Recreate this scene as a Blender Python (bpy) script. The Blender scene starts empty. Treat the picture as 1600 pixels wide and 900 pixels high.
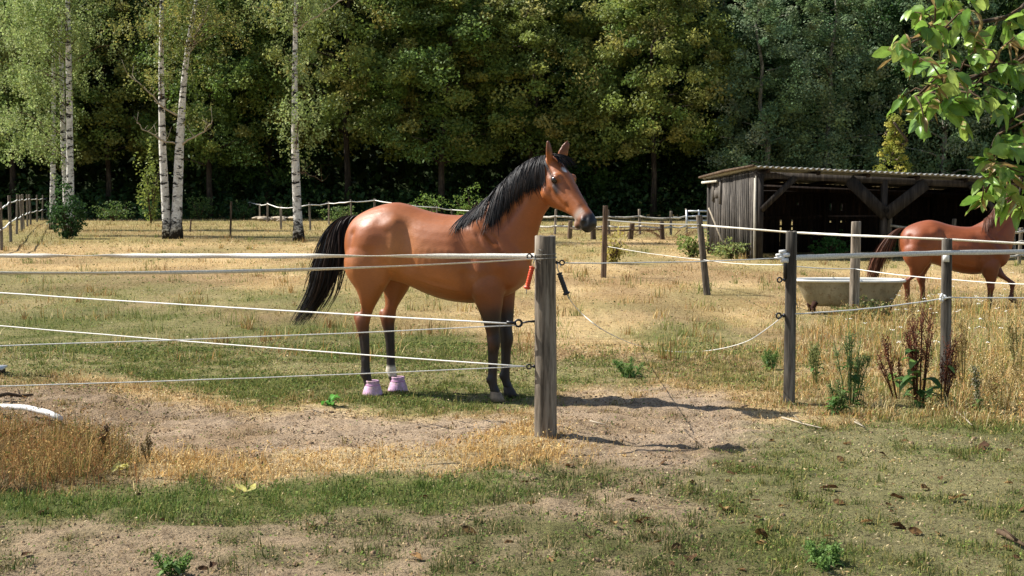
import bpy, bmesh, math, random
import numpy as np
from mathutils import Vector, Matrix, Quaternion
from mathutils.bvhtree import BVHTree

# ------------------------------------------------------------------ camera, sky, sun, exposure
scene = bpy.context.scene
col = scene.collection
R = math.radians
F_PX, CAM_H, PITCH = 2200.0, 1.6, math.atan(147 / 2200.0)

cam_d = bpy.data.cameras.new('camera')
cam_d.sensor_width = 36.0
cam_d.lens = 36.0 * F_PX / 1600.0
cam_d.clip_end = 2000.0
cam = bpy.data.objects.new('camera', cam_d)
cam.location = (0, 0, CAM_H)
cam.rotation_euler = (math.pi / 2 - PITCH, 0, 0)
col.objects.link(cam)
scene.camera = cam

SUN_FROM = Vector((-0.95, 0.27, 0.0)).normalized()
SUN_EL = R(47)
sun_vec = Vector((SUN_FROM.x * math.cos(SUN_EL), SUN_FROM.y * math.cos(SUN_EL), math.sin(SUN_EL)))
world = bpy.data.worlds.new('World')
scene.world = world
world.use_nodes = True
wn = world.node_tree
wn.nodes.clear()
sky = wn.nodes.new('ShaderNodeTexSky')
sky.sky_type = 'NISHITA'
sky.sun_disc = False
sky.sun_elevation = SUN_EL
sky.sun_rotation = math.atan2(sun_vec.x, sun_vec.y)
bg = wn.nodes.new('ShaderNodeBackground')
bg.inputs['Strength'].default_value = 0.085
wo = wn.nodes.new('ShaderNodeOutputWorld')
wn.links.new(sky.outputs[0], bg.inputs[0])
wn.links.new(bg.outputs[0], wo.inputs[0])

sun_d = bpy.data.lights.new('sun', 'SUN')
sun_d.energy = 5.0
sun_d.angle = R(0.53)
sun_d.color = (1.0, 0.965, 0.90)
sun = bpy.data.objects.new('sun', sun_d)
sun.rotation_euler = sun_vec.to_track_quat('Z', 'Y').to_euler()
sun.location = (-20, 5, 30)
col.objects.link(sun)

scene.view_settings.view_transform = 'Standard'
scene.view_settings.look = 'None'
scene.view_settings.exposure = 0.92
scene.view_settings.gamma = 1.0
scene.view_settings.use_curve_mapping = False
scene.cycles.max_bounces = 6
scene.cycles.diffuse_bounces = 3
scene.cycles.transparent_max_bounces = 6

rnd = random.Random(7)
rng = np.random.default_rng(7)

# ------------------------------------------------------------------ helpers
def ray(px, py):
    x = (px - 800) / F_PX
    y = -(py - 450) / F_PX
    c, s = math.cos(PITCH), math.sin(PITCH)
    return Vector((x, c + y * s, -s + y * c))

def G(px, py, z=0.0):                    # where a sight line meets the ground
    d = ray(px, py)
    t = (z - CAM_H) / d.z
    return Vector((d.x * t, d.y * t, z))

def at(px, py, Y):                       # a sight line at distance Y
    d = ray(px, py)
    t = Y / d.y
    return Vector((d.x * t, Y, CAM_H + d.z * t))

def srgb(h):
    h = h.lstrip('#')
    v = [int(h[i:i + 2], 16) / 255.0 for i in (0, 2, 4)]
    return tuple(c / 12.92 if c <= 0.04045 else ((c + 0.055) / 1.055) ** 2.4 for c in v)

_T = np.random.default_rng(3).random((8, 256, 256))
def vnoise(x, y, k=0):
    x = np.asarray(x, float); y = np.asarray(y, float)
    xi = np.floor(x).astype(int); yi = np.floor(y).astype(int)
    fx = x - xi; fy = y - yi
    fx = fx * fx * (3 - 2 * fx); fy = fy * fy * (3 - 2 * fy)
    T = _T[k % 8]
    a = T[xi % 256, yi % 256]; b = T[(xi + 1) % 256, yi % 256]
    c = T[xi % 256, (yi + 1) % 256]; d = T[(xi + 1) % 256, (yi + 1) % 256]
    return (a * (1 - fx) + b * fx) * (1 - fy) + (c * (1 - fx) + d * fx) * fy
def fbm(x, y, o=4, k=0):
    s = 0; a = 0.5
    for i in range(o):
        s = s + a * vnoise(x * 2 ** i, y * 2 ** i, k + i); a *= 0.5
    return s

def link(o, parent=None):
    col.objects.link(o)
    if parent is not None:
        o.parent = parent
    return o
def tag(o, label, cat=None, group=None, kind=None):
    o['label'] = label
    if cat: o['category'] = cat
    if group: o['group'] = group
    if kind: o['kind'] = kind
    return o
def empty(name, loc=(0, 0, 0), rz=0.0, label=None, cat=None, group=None):
    o = bpy.data.objects.new(name, None)
    o.location = loc; o.rotation_euler = (0, 0, rz)
    o.empty_display_size = 0.1
    col.objects.link(o)
    if label: tag(o, label, cat, group)
    return o

def mesh_np(name, V, F, mat=None, cols=None, smooth=False):
    """V (n,3); F (m,k) equal sized faces or list of such arrays; cols (n,3) linear point colours"""
    me = bpy.data.meshes.new(name)
    V = np.asarray(V, np.float32)
    Fs = F if isinstance(F, list) else [F]
    Fs = [np.asarray(f, np.int32) for f in Fs if len(f)]
    me.vertices.add(len(V)); me.vertices.foreach_set('co', V.ravel())
    nl = sum(f.size for f in Fs); npoly = sum(len(f) for f in Fs)
    me.loops.add(nl); me.polygons.add(npoly)
    me.loops.foreach_set('vertex_index', np.concatenate([f.ravel() for f in Fs]))
    starts = []; p = 0
    for f in Fs:
        starts.append(p + np.arange(len(f)) * f.shape[1]); p += f.size
    me.polygons.foreach_set('loop_start', np.concatenate(starts).astype(np.int32))
    if smooth:
        me.polygons.foreach_set('use_smooth', np.ones(npoly, bool))
    me.update(calc_edges=True)
    if cols is not None:
        a = me.color_attributes.new('Col', 'FLOAT_COLOR', 'POINT')
        c = np.ones((len(V), 4), np.float32); c[:, :3] = cols
        a.data.foreach_set('color', c.ravel())
    if mat: me.materials.append(mat)
    return me
def obj(name, me, parent=None, loc=None, rot=None, scl=None):
    o = bpy.data.objects.new(name, me)
    if loc is not None: o.location = loc
    if rot is not None: o.rotation_euler = rot
    if scl is not None: o.scale = scl
    return link(o, parent)

def interp_rows(rows, k=3):
    """Catmull-Rom over rows of numbers"""
    rows = np.array(rows, float); out = []
    for i in range(len(rows) - 1):
        a, b, c, d = rows[max(0, i - 1)], rows[i], rows[i + 1], rows[min(len(rows) - 1, i + 2)]
        for j in range(k):
            t = j / k
            out.append(.5 * (2 * b + (c - a) * t + (2 * a - 5 * b + 4 * c - d) * t * t + (3 * b - a - 3 * c + d) * t ** 3))
    out.append(rows[-1]); return out

class MB:
    """collects shapes, builds ONE mesh"""
    def __init__(s): s.v = []; s.f4 = []; s.f3 = []; s.c = []; s.n = 0
    def add(s, V, quads=(), tris=(), c=None):
        V = np.asarray(V, float).reshape(-1, 3)
        if len(quads): s.f4.append(np.asarray(quads, int) + s.n)
        if len(tris): s.f3.append(np.asarray(tris, int) + s.n)
        s.v.append(V)
        cc = np.ones((len(V), 3)) if c is None else np.broadcast_to(np.asarray(c, float), (len(V), 3))
        s.c.append(cc); s.n += len(V)
        return s
    def box(s, c, size, rot=None, jit=0.0, col=None):
        hx, hy, hz = [d / 2 for d in size]
        V = np.array([[x, y, z] for x in (-hx, hx) for y in (-hy, hy) for z in (-hz, hz)], float)
        if jit: V += rng.normal(0, jit, V.shape)
        if rot is not None:
            V = V @ np.array(rot.to_matrix() if hasattr(rot, 'to_matrix') else rot).T
        V += np.array(c)
        q = [(0, 1, 3, 2), (4, 6, 7, 5), (0, 4, 5, 1), (2, 3, 7, 6), (0, 2, 6, 4), (1, 5, 7, 3)]
        return s.add(V, q, c=col)
    def bar(s, a, b, w, t, up=(0, 0, 1), col=None, jit=0.0):
        a = Vector(a); b = Vector(b); d = (b - a); L = d.length; d.normalize()
        u = Vector(up); x = d.cross(u)
        if x.length < 1e-4: x = d.cross(Vector((1, 0, 0)))
        x.normalize(); y = x.cross(d)
        M = np.array([[x.x, y.x, d.x], [x.y, y.y, d.y], [x.z, y.z, d.z]])
        return s.box((a + b) / 2, (w, t, L), rot=M, col=col, jit=jit)
    def tube(s, pts, rad, n=8, cap=True, col=None, flat=1.0, irr=0.0):
        pts = [Vector(p) for p in pts]; m = len(pts)
        if not hasattr(rad, '__len__'): rad = [rad] * m
        ring0 = s.n; V = []
        up = None
        for i, p in enumerate(pts):
            t = (pts[min(i + 1, m - 1)] - pts[max(i - 1, 0)])
            if t.length < 1e-9: t = Vector((0, 0, 1))
            t.normalize()
            if up is None:
                up = t.cross(Vector((0.3, 1, 0.1)))
                if up.length < 1e-3: up = t.cross(Vector((1, 0, 0)))
                up.normalize()
            up = (up - t * up.dot(t)).normalized()
            sd = t.cross(up)
            for k in range(n):
                a = 2 * math.pi * k / n
                r = rad[i] * (1 + (rnd.uniform(-irr, irr) if irr else 0))
                V.append(p + up * (math.cos(a) * r) + sd * (math.sin(a) * r * flat))
        Q = []
        for i in range(m - 1):
            for k in range(n):
                k2 = (k + 1) % n
                Q.append((i * n + k, i * n + k2, (i + 1) * n + k2, (i + 1) * n + k))
        T = []
        if cap:
            V.append(pts[0]); V.append(pts[-1]); c0 = m * n; c1 = c0 + 1
            for k in range(n):
                k2 = (k + 1) % n
                T.append((c0, k2, k)); T.append((c1, (m - 1) * n + k, (m - 1) * n + k2))
        return s.add([tuple(v) for v in V], Q, T, c=col)
    def lathe(s, prof, n=16, c=(0, 0, 0), sx=1.0, sy=1.0, col=None):
        V = []; m = len(prof)
        for r, z in prof:
            for k in range(n):
                a = 2 * math.pi * k / n
                V.append((c[0] + r * sx * math.cos(a), c[1] + r * sy * math.sin(a), c[2] + z))
        Q = [(i * n + k, i * n + (k + 1) % n, (i + 1) * n + (k + 1) % n, (i + 1) * n + k) for i in range(m - 1) for k in range(n)]
        return s.add(V, Q, c=col)
    def mesh(s, name, mat, smooth=False):
        F = []
        if s.f4: F.append(np.concatenate(s.f4))
        if s.f3: F.append(np.concatenate(s.f3))
        return mesh_np(name, np.concatenate(s.v), F, mat, np.concatenate(s.c), smooth)
    def build(s, name, mat, parent=None, smooth=False, **k):
        return obj(name, s.mesh(name, mat, smooth), parent, **k)

# ------------------------------------------------------------------ materials
def new_mat(name):
    m = bpy.data.materials.new(name); m.use_nodes = True
    nt = m.node_tree; nt.nodes.clear()
    out = nt.nodes.new('ShaderNodeOutputMaterial')
    return m, nt, out
def N(nt, typ, **kw):
    n = nt.nodes.new(typ)
    for k, v in kw.items():
        if k.startswith('in_'):
            n.inputs[k[3:].replace('_', ' ')].default_value = v
        else: setattr(n, k, v)
    return n
def noise(nt, scale, detail=4, rough=0.6, vec=None, stretch=None):
    n = N(nt, 'ShaderNodeTexNoise'); n.inputs['Scale'].default_value = scale
    n.inputs['Detail'].default_value = detail; n.inputs['Roughness'].default_value = rough
    tc = N(nt, 'ShaderNodeTexCoord')
    src = tc.outputs['Object']
    if stretch:
        mp = N(nt, 'ShaderNodeMapping'); mp.inputs['Scale'].default_value = stretch
        nt.links.new(src, mp.inputs['Vector']); src = mp.outputs['Vector']
    nt.links.new(src, n.inputs['Vector'])
    return n.outputs['Fac']
def ramp(nt, fac, stops):
    r = N(nt, 'ShaderNodeValToRGB')
    e = r.color_ramp.elements
    while len(e) < len(stops): e.new(0.5)
    for el, (p, c) in zip(e, stops):
        el.position = p; el.color = (*c, 1) if len(c) == 3 else c
    nt.links.new(fac, r.inputs['Fac'])
    return r.outputs['Color']
def mixc(nt, a, b, fac, mode='MIX'):
    m = N(nt, 'ShaderNodeMix'); m.data_type = 'RGBA'; m.blend_type = mode
    for sock, v in ((m.inputs[6], a), (m.inputs[7], b), (m.inputs[0], fac)):
        if hasattr(v, 'links'): nt.links.new(v, sock)
        else: sock.default_value = v if isinstance(v, (int, float)) else (*v, 1)
    return m.outputs[2]
def principled(nt, out, colr, rough=0.7, spec=0.3, bump=None, bstr=0.3, bdist=0.01, metal=0.0):
    b = N(nt, 'ShaderNodeBsdfPrincipled')
    if hasattr(colr, 'links'): nt.links.new(colr, b.inputs['Base Color'])
    else: b.inputs['Base Color'].default_value = (*colr, 1)
    if hasattr(rough, 'links'): nt.links.new(rough, b.inputs['Roughness'])
    else: b.inputs['Roughness'].default_value = rough
    b.inputs['Specular IOR Level'].default_value = spec
    b.inputs['Metallic'].default_value = metal
    if bump is not None:
        bp = N(nt, 'ShaderNodeBump'); bp.inputs['Strength'].default_value = bstr
        bp.inputs['Distance'].default_value = bdist
        nt.links.new(bump, bp.inputs['Height']); nt.links.new(bp.outputs[0], b.inputs['Normal'])
    nt.links.new(b.outputs[0], out.inputs['Surface'])
    return b
def attr_col(nt):
    a = N(nt, 'ShaderNodeAttribute'); a.attribute_name = 'Col'
    return a.outputs['Color']

def mat_leafy(name, transl=0.35, rough=0.6, spec=0.25, vary=0.0, scale=3.0):
    m, nt, out = new_mat(name)
    c = attr_col(nt)
    if vary:
        c = mixc(nt, c, ramp(nt, noise(nt, scale, 3), [(0.3, (1 - vary,) * 3), (0.7, (1 + vary * .6,) * 3)]), 1.0, 'MULTIPLY')
    b = principled(nt, out, c, rough, spec)
    t = N(nt, 'ShaderNodeBsdfTranslucent'); nt.links.new(c, t.inputs['Color'])
    mx = N(nt, 'ShaderNodeMixShader'); mx.inputs[0].default_value = transl
    nt.links.new(b.outputs[0], mx.inputs[1]); nt.links.new(t.outputs[0], mx.inputs[2])
    nt.links.new(mx.outputs[0], out.inputs['Surface'])
    return m
M = {}
M['leaf'] = mat_leafy('foliage', 0.42)
M['grass'] = mat_leafy('grass_blades', 0.25, 0.75, 0.12)
M['bigleaf'] = mat_leafy('broad_leaf', 0.45, 0.36, 0.5, 0.25, 30)

def mat_ground():
    m, nt, out = new_mat('pasture_soil')
    c = attr_col(nt)
    n1 = noise(nt, 9, 6, 0.65); n2 = noise(nt, 60, 5, 0.7); n3 = noise(nt, 1.2, 4)
    c = mixc(nt, c, ramp(nt, n1, [(0.30, (0.5, 0.47, 0.44)), (0.47, (1, 1, 1)), (0.72, (1.25, 1.22, 1.16))]), 0.9, 'MULTIPLY')
    c = mixc(nt, c, ramp(nt, n2, [(0.34, (0.38, 0.36, 0.34)), (0.48, (1, 1, 1)), (0.70, (1.3, 1.27, 1.22))]), 0.85, 'MULTIPLY')
    c = mixc(nt, c, ramp(nt, n3, [(0.3, (0.85,) * 3), (0.7, (1.1,) * 3)]), 0.6, 'MULTIPLY')
    c = mixc(nt, c, ramp(nt, noise(nt, 26, 5, .75), [(0.36, (0.42, 0.40, 0.38)), (0.45, (1, 1, 1)), (0.64, (1, 1, 1)), (0.72, (1.3, 1.28, 1.24))]), 0.85, 'MULTIPLY')
    ad = N(nt, 'ShaderNodeMath', operation='ADD'); nt.links.new(n1, ad.inputs[0]); nt.links.new(n2, ad.inputs[1])
    principled(nt, out, c, 0.95, 0.1, ad.outputs[0], 1.0, 0.035)
    return m
M['ground'] = mat_ground()

def mat_wood(name, dark, mid, light, sc=14, rough=0.85, stretch=(1, 1, 0.07), bstr=0.6):
    m, nt, out = new_mat(name)
    g = noise(nt, sc, 6, 0.7, stretch=stretch); g2 = noise(nt, sc * 4, 4, 0.6, stretch=stretch); bl = noise(nt, 2.5, 3)
    c = ramp(nt, g, [(0.3, dark), (0.5, mid), (0.68, light)])
    c = mixc(nt, c, ramp(nt, g2, [(0.35, (0.45,) * 3), (0.55, (1,) * 3)]), 0.7, 'MULTIPLY')
    c = mixc(nt, c, ramp(nt, bl, [(0.3, (0.7, 0.7, 0.68)), (0.7, (1.15, 1.12, 1.08))]), 0.7, 'MULTIPLY')
    oi = N(nt, 'ShaderNodeObjectInfo')
    c = mixc(nt, c, ramp(nt, oi.outputs['Random'], [(0, (0.5,) * 3), (1, (1.4,) * 3)]), 0.8, 'MULTIPLY')
    principled(nt, out, c, rough, 0.2, g2, bstr, 0.006)
    return m
M['post'] = mat_wood('weathered_post_wood', srgb('#3d352b'), srgb('#7d7264'), srgb('#a3998a'))
M['post_dark'] = mat_wood('dark_split_post_wood', srgb('#2c2824'), srgb('#6d665c'), srgb('#b5aea2'), sc=9)
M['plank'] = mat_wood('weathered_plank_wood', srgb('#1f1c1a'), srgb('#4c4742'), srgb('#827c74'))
M['plank_in'] = mat_wood('dark_shed_wood', srgb('#120e0c'), srgb('#251c17'), srgb('#382c24'))  # much darker wood for the inner and far-end shed parts
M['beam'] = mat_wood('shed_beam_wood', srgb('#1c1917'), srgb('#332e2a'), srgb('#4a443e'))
M['brownwood'] = mat_wood('brown_pole_wood', srgb('#33281f'), srgb('#62503f'), srgb('#887460'))
M['rail'] = mat_wood('pale_rail_wood', srgb('#8d8778'), srgb('#c2bcae'), srgb('#dcd7ca'), bstr=0.3)

def mat_plain(name, c, rough=0.5, spec=0.4, sc=30, var=0.2, bstr=0.1, metal=0.0):
    m, nt, out = new_mat(name)
    n = noise(nt, sc, 4)
    cc = mixc(nt, c, ramp(nt, n, [(0.3, (1 - var,) * 3), (0.7, (1 + var * .5,) * 3)]), 1.0, 'MULTIPLY')
    principled(nt, out, cc, rough, spec, n, bstr, 0.004, metal)
    return m
M['rope'] = mat_plain('white_fence_rope', srgb('#e8e5dc'), 0.7, 0.2, 160, 0.35, 0.5)
M['tape'] = mat_plain('white_fence_tape', srgb('#dad6cb'), 0.6, 0.25, 90, 0.3, 0.3)
M['black'] = mat_plain('black_plastic', srgb('#15151a'), 0.4, 0.5)
M['orange'] = mat_plain('orange_plastic', srgb('#d4491f'), 0.4, 0.5)
M['whitepl'] = mat_plain('white_plastic', srgb('#e4e2dc'), 0.4, 0.4)
def mat_boot():
    m, nt, out = new_mat('dusty_pink_rubber')
    n = noise(nt, 22, 5, .7)
    c = mixc(nt, srgb('#d9aecb'), srgb('#a08a78'), ramp(nt, n, [(.42, (0, 0, 0)), (.66, (.9,) * 3)]))
    principled(nt, out, c, .65, .25, noise(nt, 60, 4), .3, .004)
    return m
M['pink'] = mat_boot()
M['steel'] = mat_plain('galvanised_steel', srgb('#b9bdbd'), 0.45, 0.5, 12, 0.2, 0.05, 0.6)
M['wire'] = mat_plain('thin_wire', srgb('#8d8a80'), 0.5, 0.4)
M['stone'] = mat_plain('pale_stone', srgb('#b5a68e'), 0.9, 0.2, 5, 0.4, 0.6)
M['clod'] = mat_plain('dry_soil_clod', srgb('#8a735a'), 0.95, 0.1, 18, 0.5, 0.8)
M['eye'] = mat_plain('horse_eye', srgb('#120b08'), 0.08, 0.6)
M['hoof'] = mat_plain('hoof_horn', srgb('#8d7a63'), 0.6, 0.3, 25, 0.4)
M['hoof_dark'] = mat_plain('dark_hoof_horn', srgb('#3a322b'), 0.6, 0.3, 25, 0.4)
M['twig'] = mat_plain('twig_bark', srgb('#5a4a3a'), 0.9, 0.1, 20, 0.4, 0.6)
M['twig_pale'] = mat_plain('pale_dead_twig', srgb('#a89c88'), 0.85, 0.1, 20, 0.3, 0.4)
M['bark'] = mat_wood('dark_tree_bark', srgb('#211b16'), srgb('#453a30'), srgb('#6a5d4f'), sc=6, stretch=(1, 1, 0.2))
M['bark_pale'] = mat_wood('pale_tree_bark', srgb('#4c4840'), srgb('#8f8a7e'), srgb('#b5b0a4'), sc=5, stretch=(1, 1, 0.3))

def mat_birch():
    m, nt, out = new_mat('birch_bark')
    lent = noise(nt, 3.0, 5, 0.7, stretch=(1.0, 1.0, 2.6)); patch = noise(nt, 1.6, 5, 0.75)
    tc = N(nt, 'ShaderNodeTexCoord'); sp = N(nt, 'ShaderNodeSeparateXYZ'); nt.links.new(tc.outputs['Object'], sp.inputs[0])
    low = N(nt, 'ShaderNodeMapRange'); low.inputs[1].default_value = 0.1; low.inputs[2].default_value = 1.8
    low.inputs[3].default_value = 0.24; low.inputs[4].default_value = 0.0
    nt.links.new(sp.outputs['Z'], low.inputs[0])
    ad = N(nt, 'ShaderNodeMath', operation='ADD'); nt.links.new(patch, ad.inputs[0]); nt.links.new(low.outputs[0], ad.inputs[1])
    white = ramp(nt, noise(nt, 8, 4), [(0.3, srgb('#b3aca0')), (0.7, srgb('#e3dfd6'))])
    c = mixc(nt, white, srgb('#231f1b'), ramp(nt, lent, [(0.53, (0, 0, 0)), (0.58, (1, 1, 1))]))
    c = mixc(nt, c, srgb('#2a2520'), ramp(nt, ad.outputs[0], [(0.60, (0, 0, 0)), (0.70, (1, 1, 1))]))
    principled(nt, out, c, 0.75, 0.2, lent, 0.3, 0.01)
    return m
M['birch'] = mat_birch()

# ------------------------------------------------------------------ ground zones (world polygons)
def poly(pts):
    return np.array([tuple(G(x, y))[:2] for x, y in pts])
def inside(P, x, y):
    r = np.zeros(x.shape, bool); n = len(P); j = n - 1
    for i in range(n):
        xi, yi = P[i]; xj, yj = P[j]
        c = ((yi > y) != (yj > y)) & (x < (xj - xi) * (y - yi) / (yj - yi + 1e-12) + xi)
        r ^= c; j = i
    return r
ZN = ['dry', 'mix', 'green', 'dirt', 'straw', 'sparse', 'band', 'olive', 'drytall', 'clump', 'far']
ZI = {n: i for i, n in enumerate(ZN)}
ZONES = [
    ('far', poly([(-3000, 318), (4000, 318), (4000, 372), (1100, 372), (600, 380), (-3000, 380)])),
    ('mix', poly([(-900, 440), (-300, 425), (150, 420), (420, 440), (540, 470), (600, 500), (480, 520), (-900, 500)])),
    ('green', poly([(-900, 492), (0, 482), (300, 476), (480, 505), (700, 520), (730, 555), (860, 570), (1010, 560), (1030, 596), (900, 618), (700, 650), (560, 640), (400, 612), (250, 586), (0, 580), (-900, 580)])),
    ('mix', poly([(1010, 480), (1220, 520), (1230, 600), (1100, 610), (1000, 560)])),
    ('drytall', poly([(1240, 470), (1420, 465), (2400, 440), (2600, 690), (1640, 690), (1490, 664), (1250, 648), (1240, 560)])),
    ('sparse', poly([(-2200, 738), (300, 740), (900, 722), (1180, 700), (1250, 1000), (1400, 1800), (-2200, 1800)])),
    ('olive', poly([(1060, 745), (1190, 655), (1500, 668), (2600, 700), (3000, 1800), (1360, 1800), (1240, 900), (1130, 830)])),
    ('dirt', poly([(-1200, 592), (0, 592), (230, 612), (540, 648), (700, 655), (840, 665), (900, 640), (1010, 606), (1130, 614), (1195, 655), (1165, 700), (1090, 735), (960, 740), (900, 705), (700, 690), (560, 703), (330, 712), (150, 705), (-1200, 725)])),
    ('straw', poly([(200, 704), (420, 712), (560, 704), (700, 690), (800, 668), (880, 672), (930, 700), (945, 724), (700, 734), (400, 748), (190, 748)])),
    ('band', poly([(-1500, 772), (200, 752), (420, 748), (720, 738), (770, 762), (700, 792), (400, 803), (0, 806), (-1500, 830)])),
    ('clump', poly([(-900, 660), (60, 662), (170, 690), (235, 712), (180, 748), (0, 768), (-900, 790)])),
]
def zone(x, y):
    x = np.asarray(x, float); y = np.asarray(y, float)
    s = 0.045 * np.clip(y, 3, 60)
    wx = x + (fbm(x / s, y / s, 4, 1) - 0.45) * s * 3.0 + rng.normal(0, 0.3, x.shape) * s
    wy = y + (fbm(x / s + 31, y / s + 17, 4, 2) - 0.45) * s * 3.0 + rng.normal(0, 0.3, x.shape) * s
    z = np.zeros(x.shape, int)
    for n, P in ZONES:
        z[inside(P, wx, wy)] = ZI[n]
    return z
POST_A = G(851, 678)
def gz(x, y):
    x = np.asarray(x, float); y = np.asarray(y, float)
    h = (fbm(x * 0.25, y * 0.25, 3, 4) - 0.45) * 0.10 * np.clip((y - 14) / 12, 0, 1)
    h = h + (fbm(x * 1.1, y * 1.1, 3, 5) - 0.45) * 0.045
    h = h + 0.055 * np.exp(-((x - POST_A.x) ** 2 + (y - POST_A.y) ** 2) / 0.22)
    return h
def gz1(x, y): return float(gz(np.array([x]), np.array([y]))[0])
def onG(px, py):
    p = G(px, py)
    for _ in range(3): p = G(px, py, gz1(p.x, p.y))
    return p

ZCOL = {'dry': ('#d0b484', '#b89a68'), 'mix': ('#a8946c', '#7d7a4a'), 'green': ('#8c8458', '#666a38'), 'dirt': ('#b09a80', '#957e62'), 'straw': ('#bba680', '#9c8560'), 'sparse': ('#a59074', '#6c6942'),
        'band': ('#7a7648', '#5c6434'), 'olive': ('#88815a', '#666a3a'), 'drytall': ('#b09a70', '#868050'), 'clump': ('#857252', '#6f6440'), 'far': ('#ac9868', '#8f7e4c')}
def patchn(x, y):                         # where grass took hold: 0 bare .. 1 grown
    n = 0.55 * fbm(x * 1.1, y * 1.1, 4, 6) + 0.45 * fbm(x * 4.5 + 7, y * 4.5, 3, 2)
    return np.clip((n - 0.36) / 0.2, 0, 1)
def build_ground():
    xs = np.concatenate([-np.geomspace(7, 420, 60)[::-1], np.linspace(-6.9, 6.9, 330), np.geomspace(7, 420, 60)])
    ys = np.concatenate([np.linspace(-80, 4.6, 24), np.linspace(4.8, 16, 270), np.geomspace(16.1, 480, 150)])
    X, Y = np.meshgrid(xs, ys)
    x = X.ravel(); y = Y.ravel()
    z = gz(x, y)
    near = np.clip((18 - y) / 4, 0, 1) * np.clip((y - 3) / 2, 0, 1)
    zn = zone(x, y)
    rough = np.where(np.isin(zn, [ZI['dirt'], ZI['sparse']]), 1.0, 0.5)
    z = z + near * rough * ((fbm(x * 5, y * 5, 4, 6) - 0.45) * 0.085 + (np.abs(fbm(x * 12, y * 12, 2, 3) - 0.4)) * -0.05)
    pa = np.array([srgb(ZCOL[n][0]) for n in ZN]) * 0.92; pb = np.array([srgb(ZCOL[n][1]) for n in ZN]) * 0.92
    g = patchn(x, y)[:, None]
    c = pa[zn] * (1 - g) + pb[zn] * g
    fld = np.isin(zn, [ZI['dry'], ZI['far'], ZI['mix'], ZI['drytall']])
    w1 = (np.clip((fbm(x * .55 + 3, y * .38, 4, 3) - .47) / .10, 0, 1) * .5 * fld)[:, None]; w2 = (np.clip((fbm(x * .33 + 20, y * .22 + 5, 4, 4) - .47) / .10, 0, 1) * .5 * fld)[:, None]
    c = c * (1 - w1) + np.array(srgb('#806548')) * w1; c = c * (1 - w2) + np.array(srgb('#787848')) * w2
    # soften borders over the grid
    c = c.reshape(len(ys), len(xs), 3)
    for _ in range(2):
        c[1:-1, 1:-1] = (c[1:-1, 1:-1] * 2 + c[:-2, 1:-1] + c[2:, 1:-1] + c[1:-1, :-2] + c[1:-1, 2:]) / 6
    c = c.reshape(-1, 3) * (0.8 + 0.45 * fbm(x * 0.9, y * 0.9, 4, 7))[:, None]
    nx = len(xs); i = np.arange(len(ys) - 1)[:, None] * nx + np.arange(nx - 1)[None, :]
    i = i.ravel()
    F = np.stack([i, i + 1, i + nx + 1, i + nx], 1)
    o = obj('ground', mesh_np('ground', np.stack([x, y, z], 1), F, M['ground'], c, True))
    tag(o, 'dry paddock ground of bare soil, straw and sparse grass', kind='structure')
    return o
build_ground()

# ------------------------------------------------------------------ grass blades
PAL = {
    'dry': ['#e0c28c', '#d0aa70', '#bc9260', '#ead2a0', '#a89a5c', '#d4b07a', '#94784a'],
    'mix': ['#c2aa6d', '#a0985a', '#7f8546', '#cdb57a', '#8a8a4c', '#a68c54'],
    'green': ['#6d7a38', '#7f8744', '#5d6c30', '#948f50', '#a89a5c', '#68753a'],
    'dirt': ['#a88e62', '#9a8a58', '#847c4c'],
    'straw': ['#e2c286', '#d0aa66', '#ba9054', '#e8cf92', '#a88450'],
    'sparse': ['#6c7240', '#5f6c38', '#7d7c4c', '#9c8c62', '#546232', '#b39c70'],
    'band': ['#5f7434', '#6d8040', '#52662c', '#7f8844', '#8f8a4e', '#648038'],
    'olive': ['#6f7a3c', '#7d8244', '#5f6c34', '#948a50', '#a8985c', '#6a783a', '#56642f'],
    'drytall': ['#cfae70', '#bd9654', '#a97f45', '#dcc48e', '#98843f', '#c2a068', '#b0845a', '#8a9050', '#767f45', '#d8c596'],
    'clump': ['#a8864f', '#8f6d40', '#bfa065', '#77603a', '#6f7038', '#9a6a44'],
    'far': ['#cfb680', '#bea26c', '#a88a5c', '#d6c498', '#8f8a4c', '#96764e', '#7f8048'],
}
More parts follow.
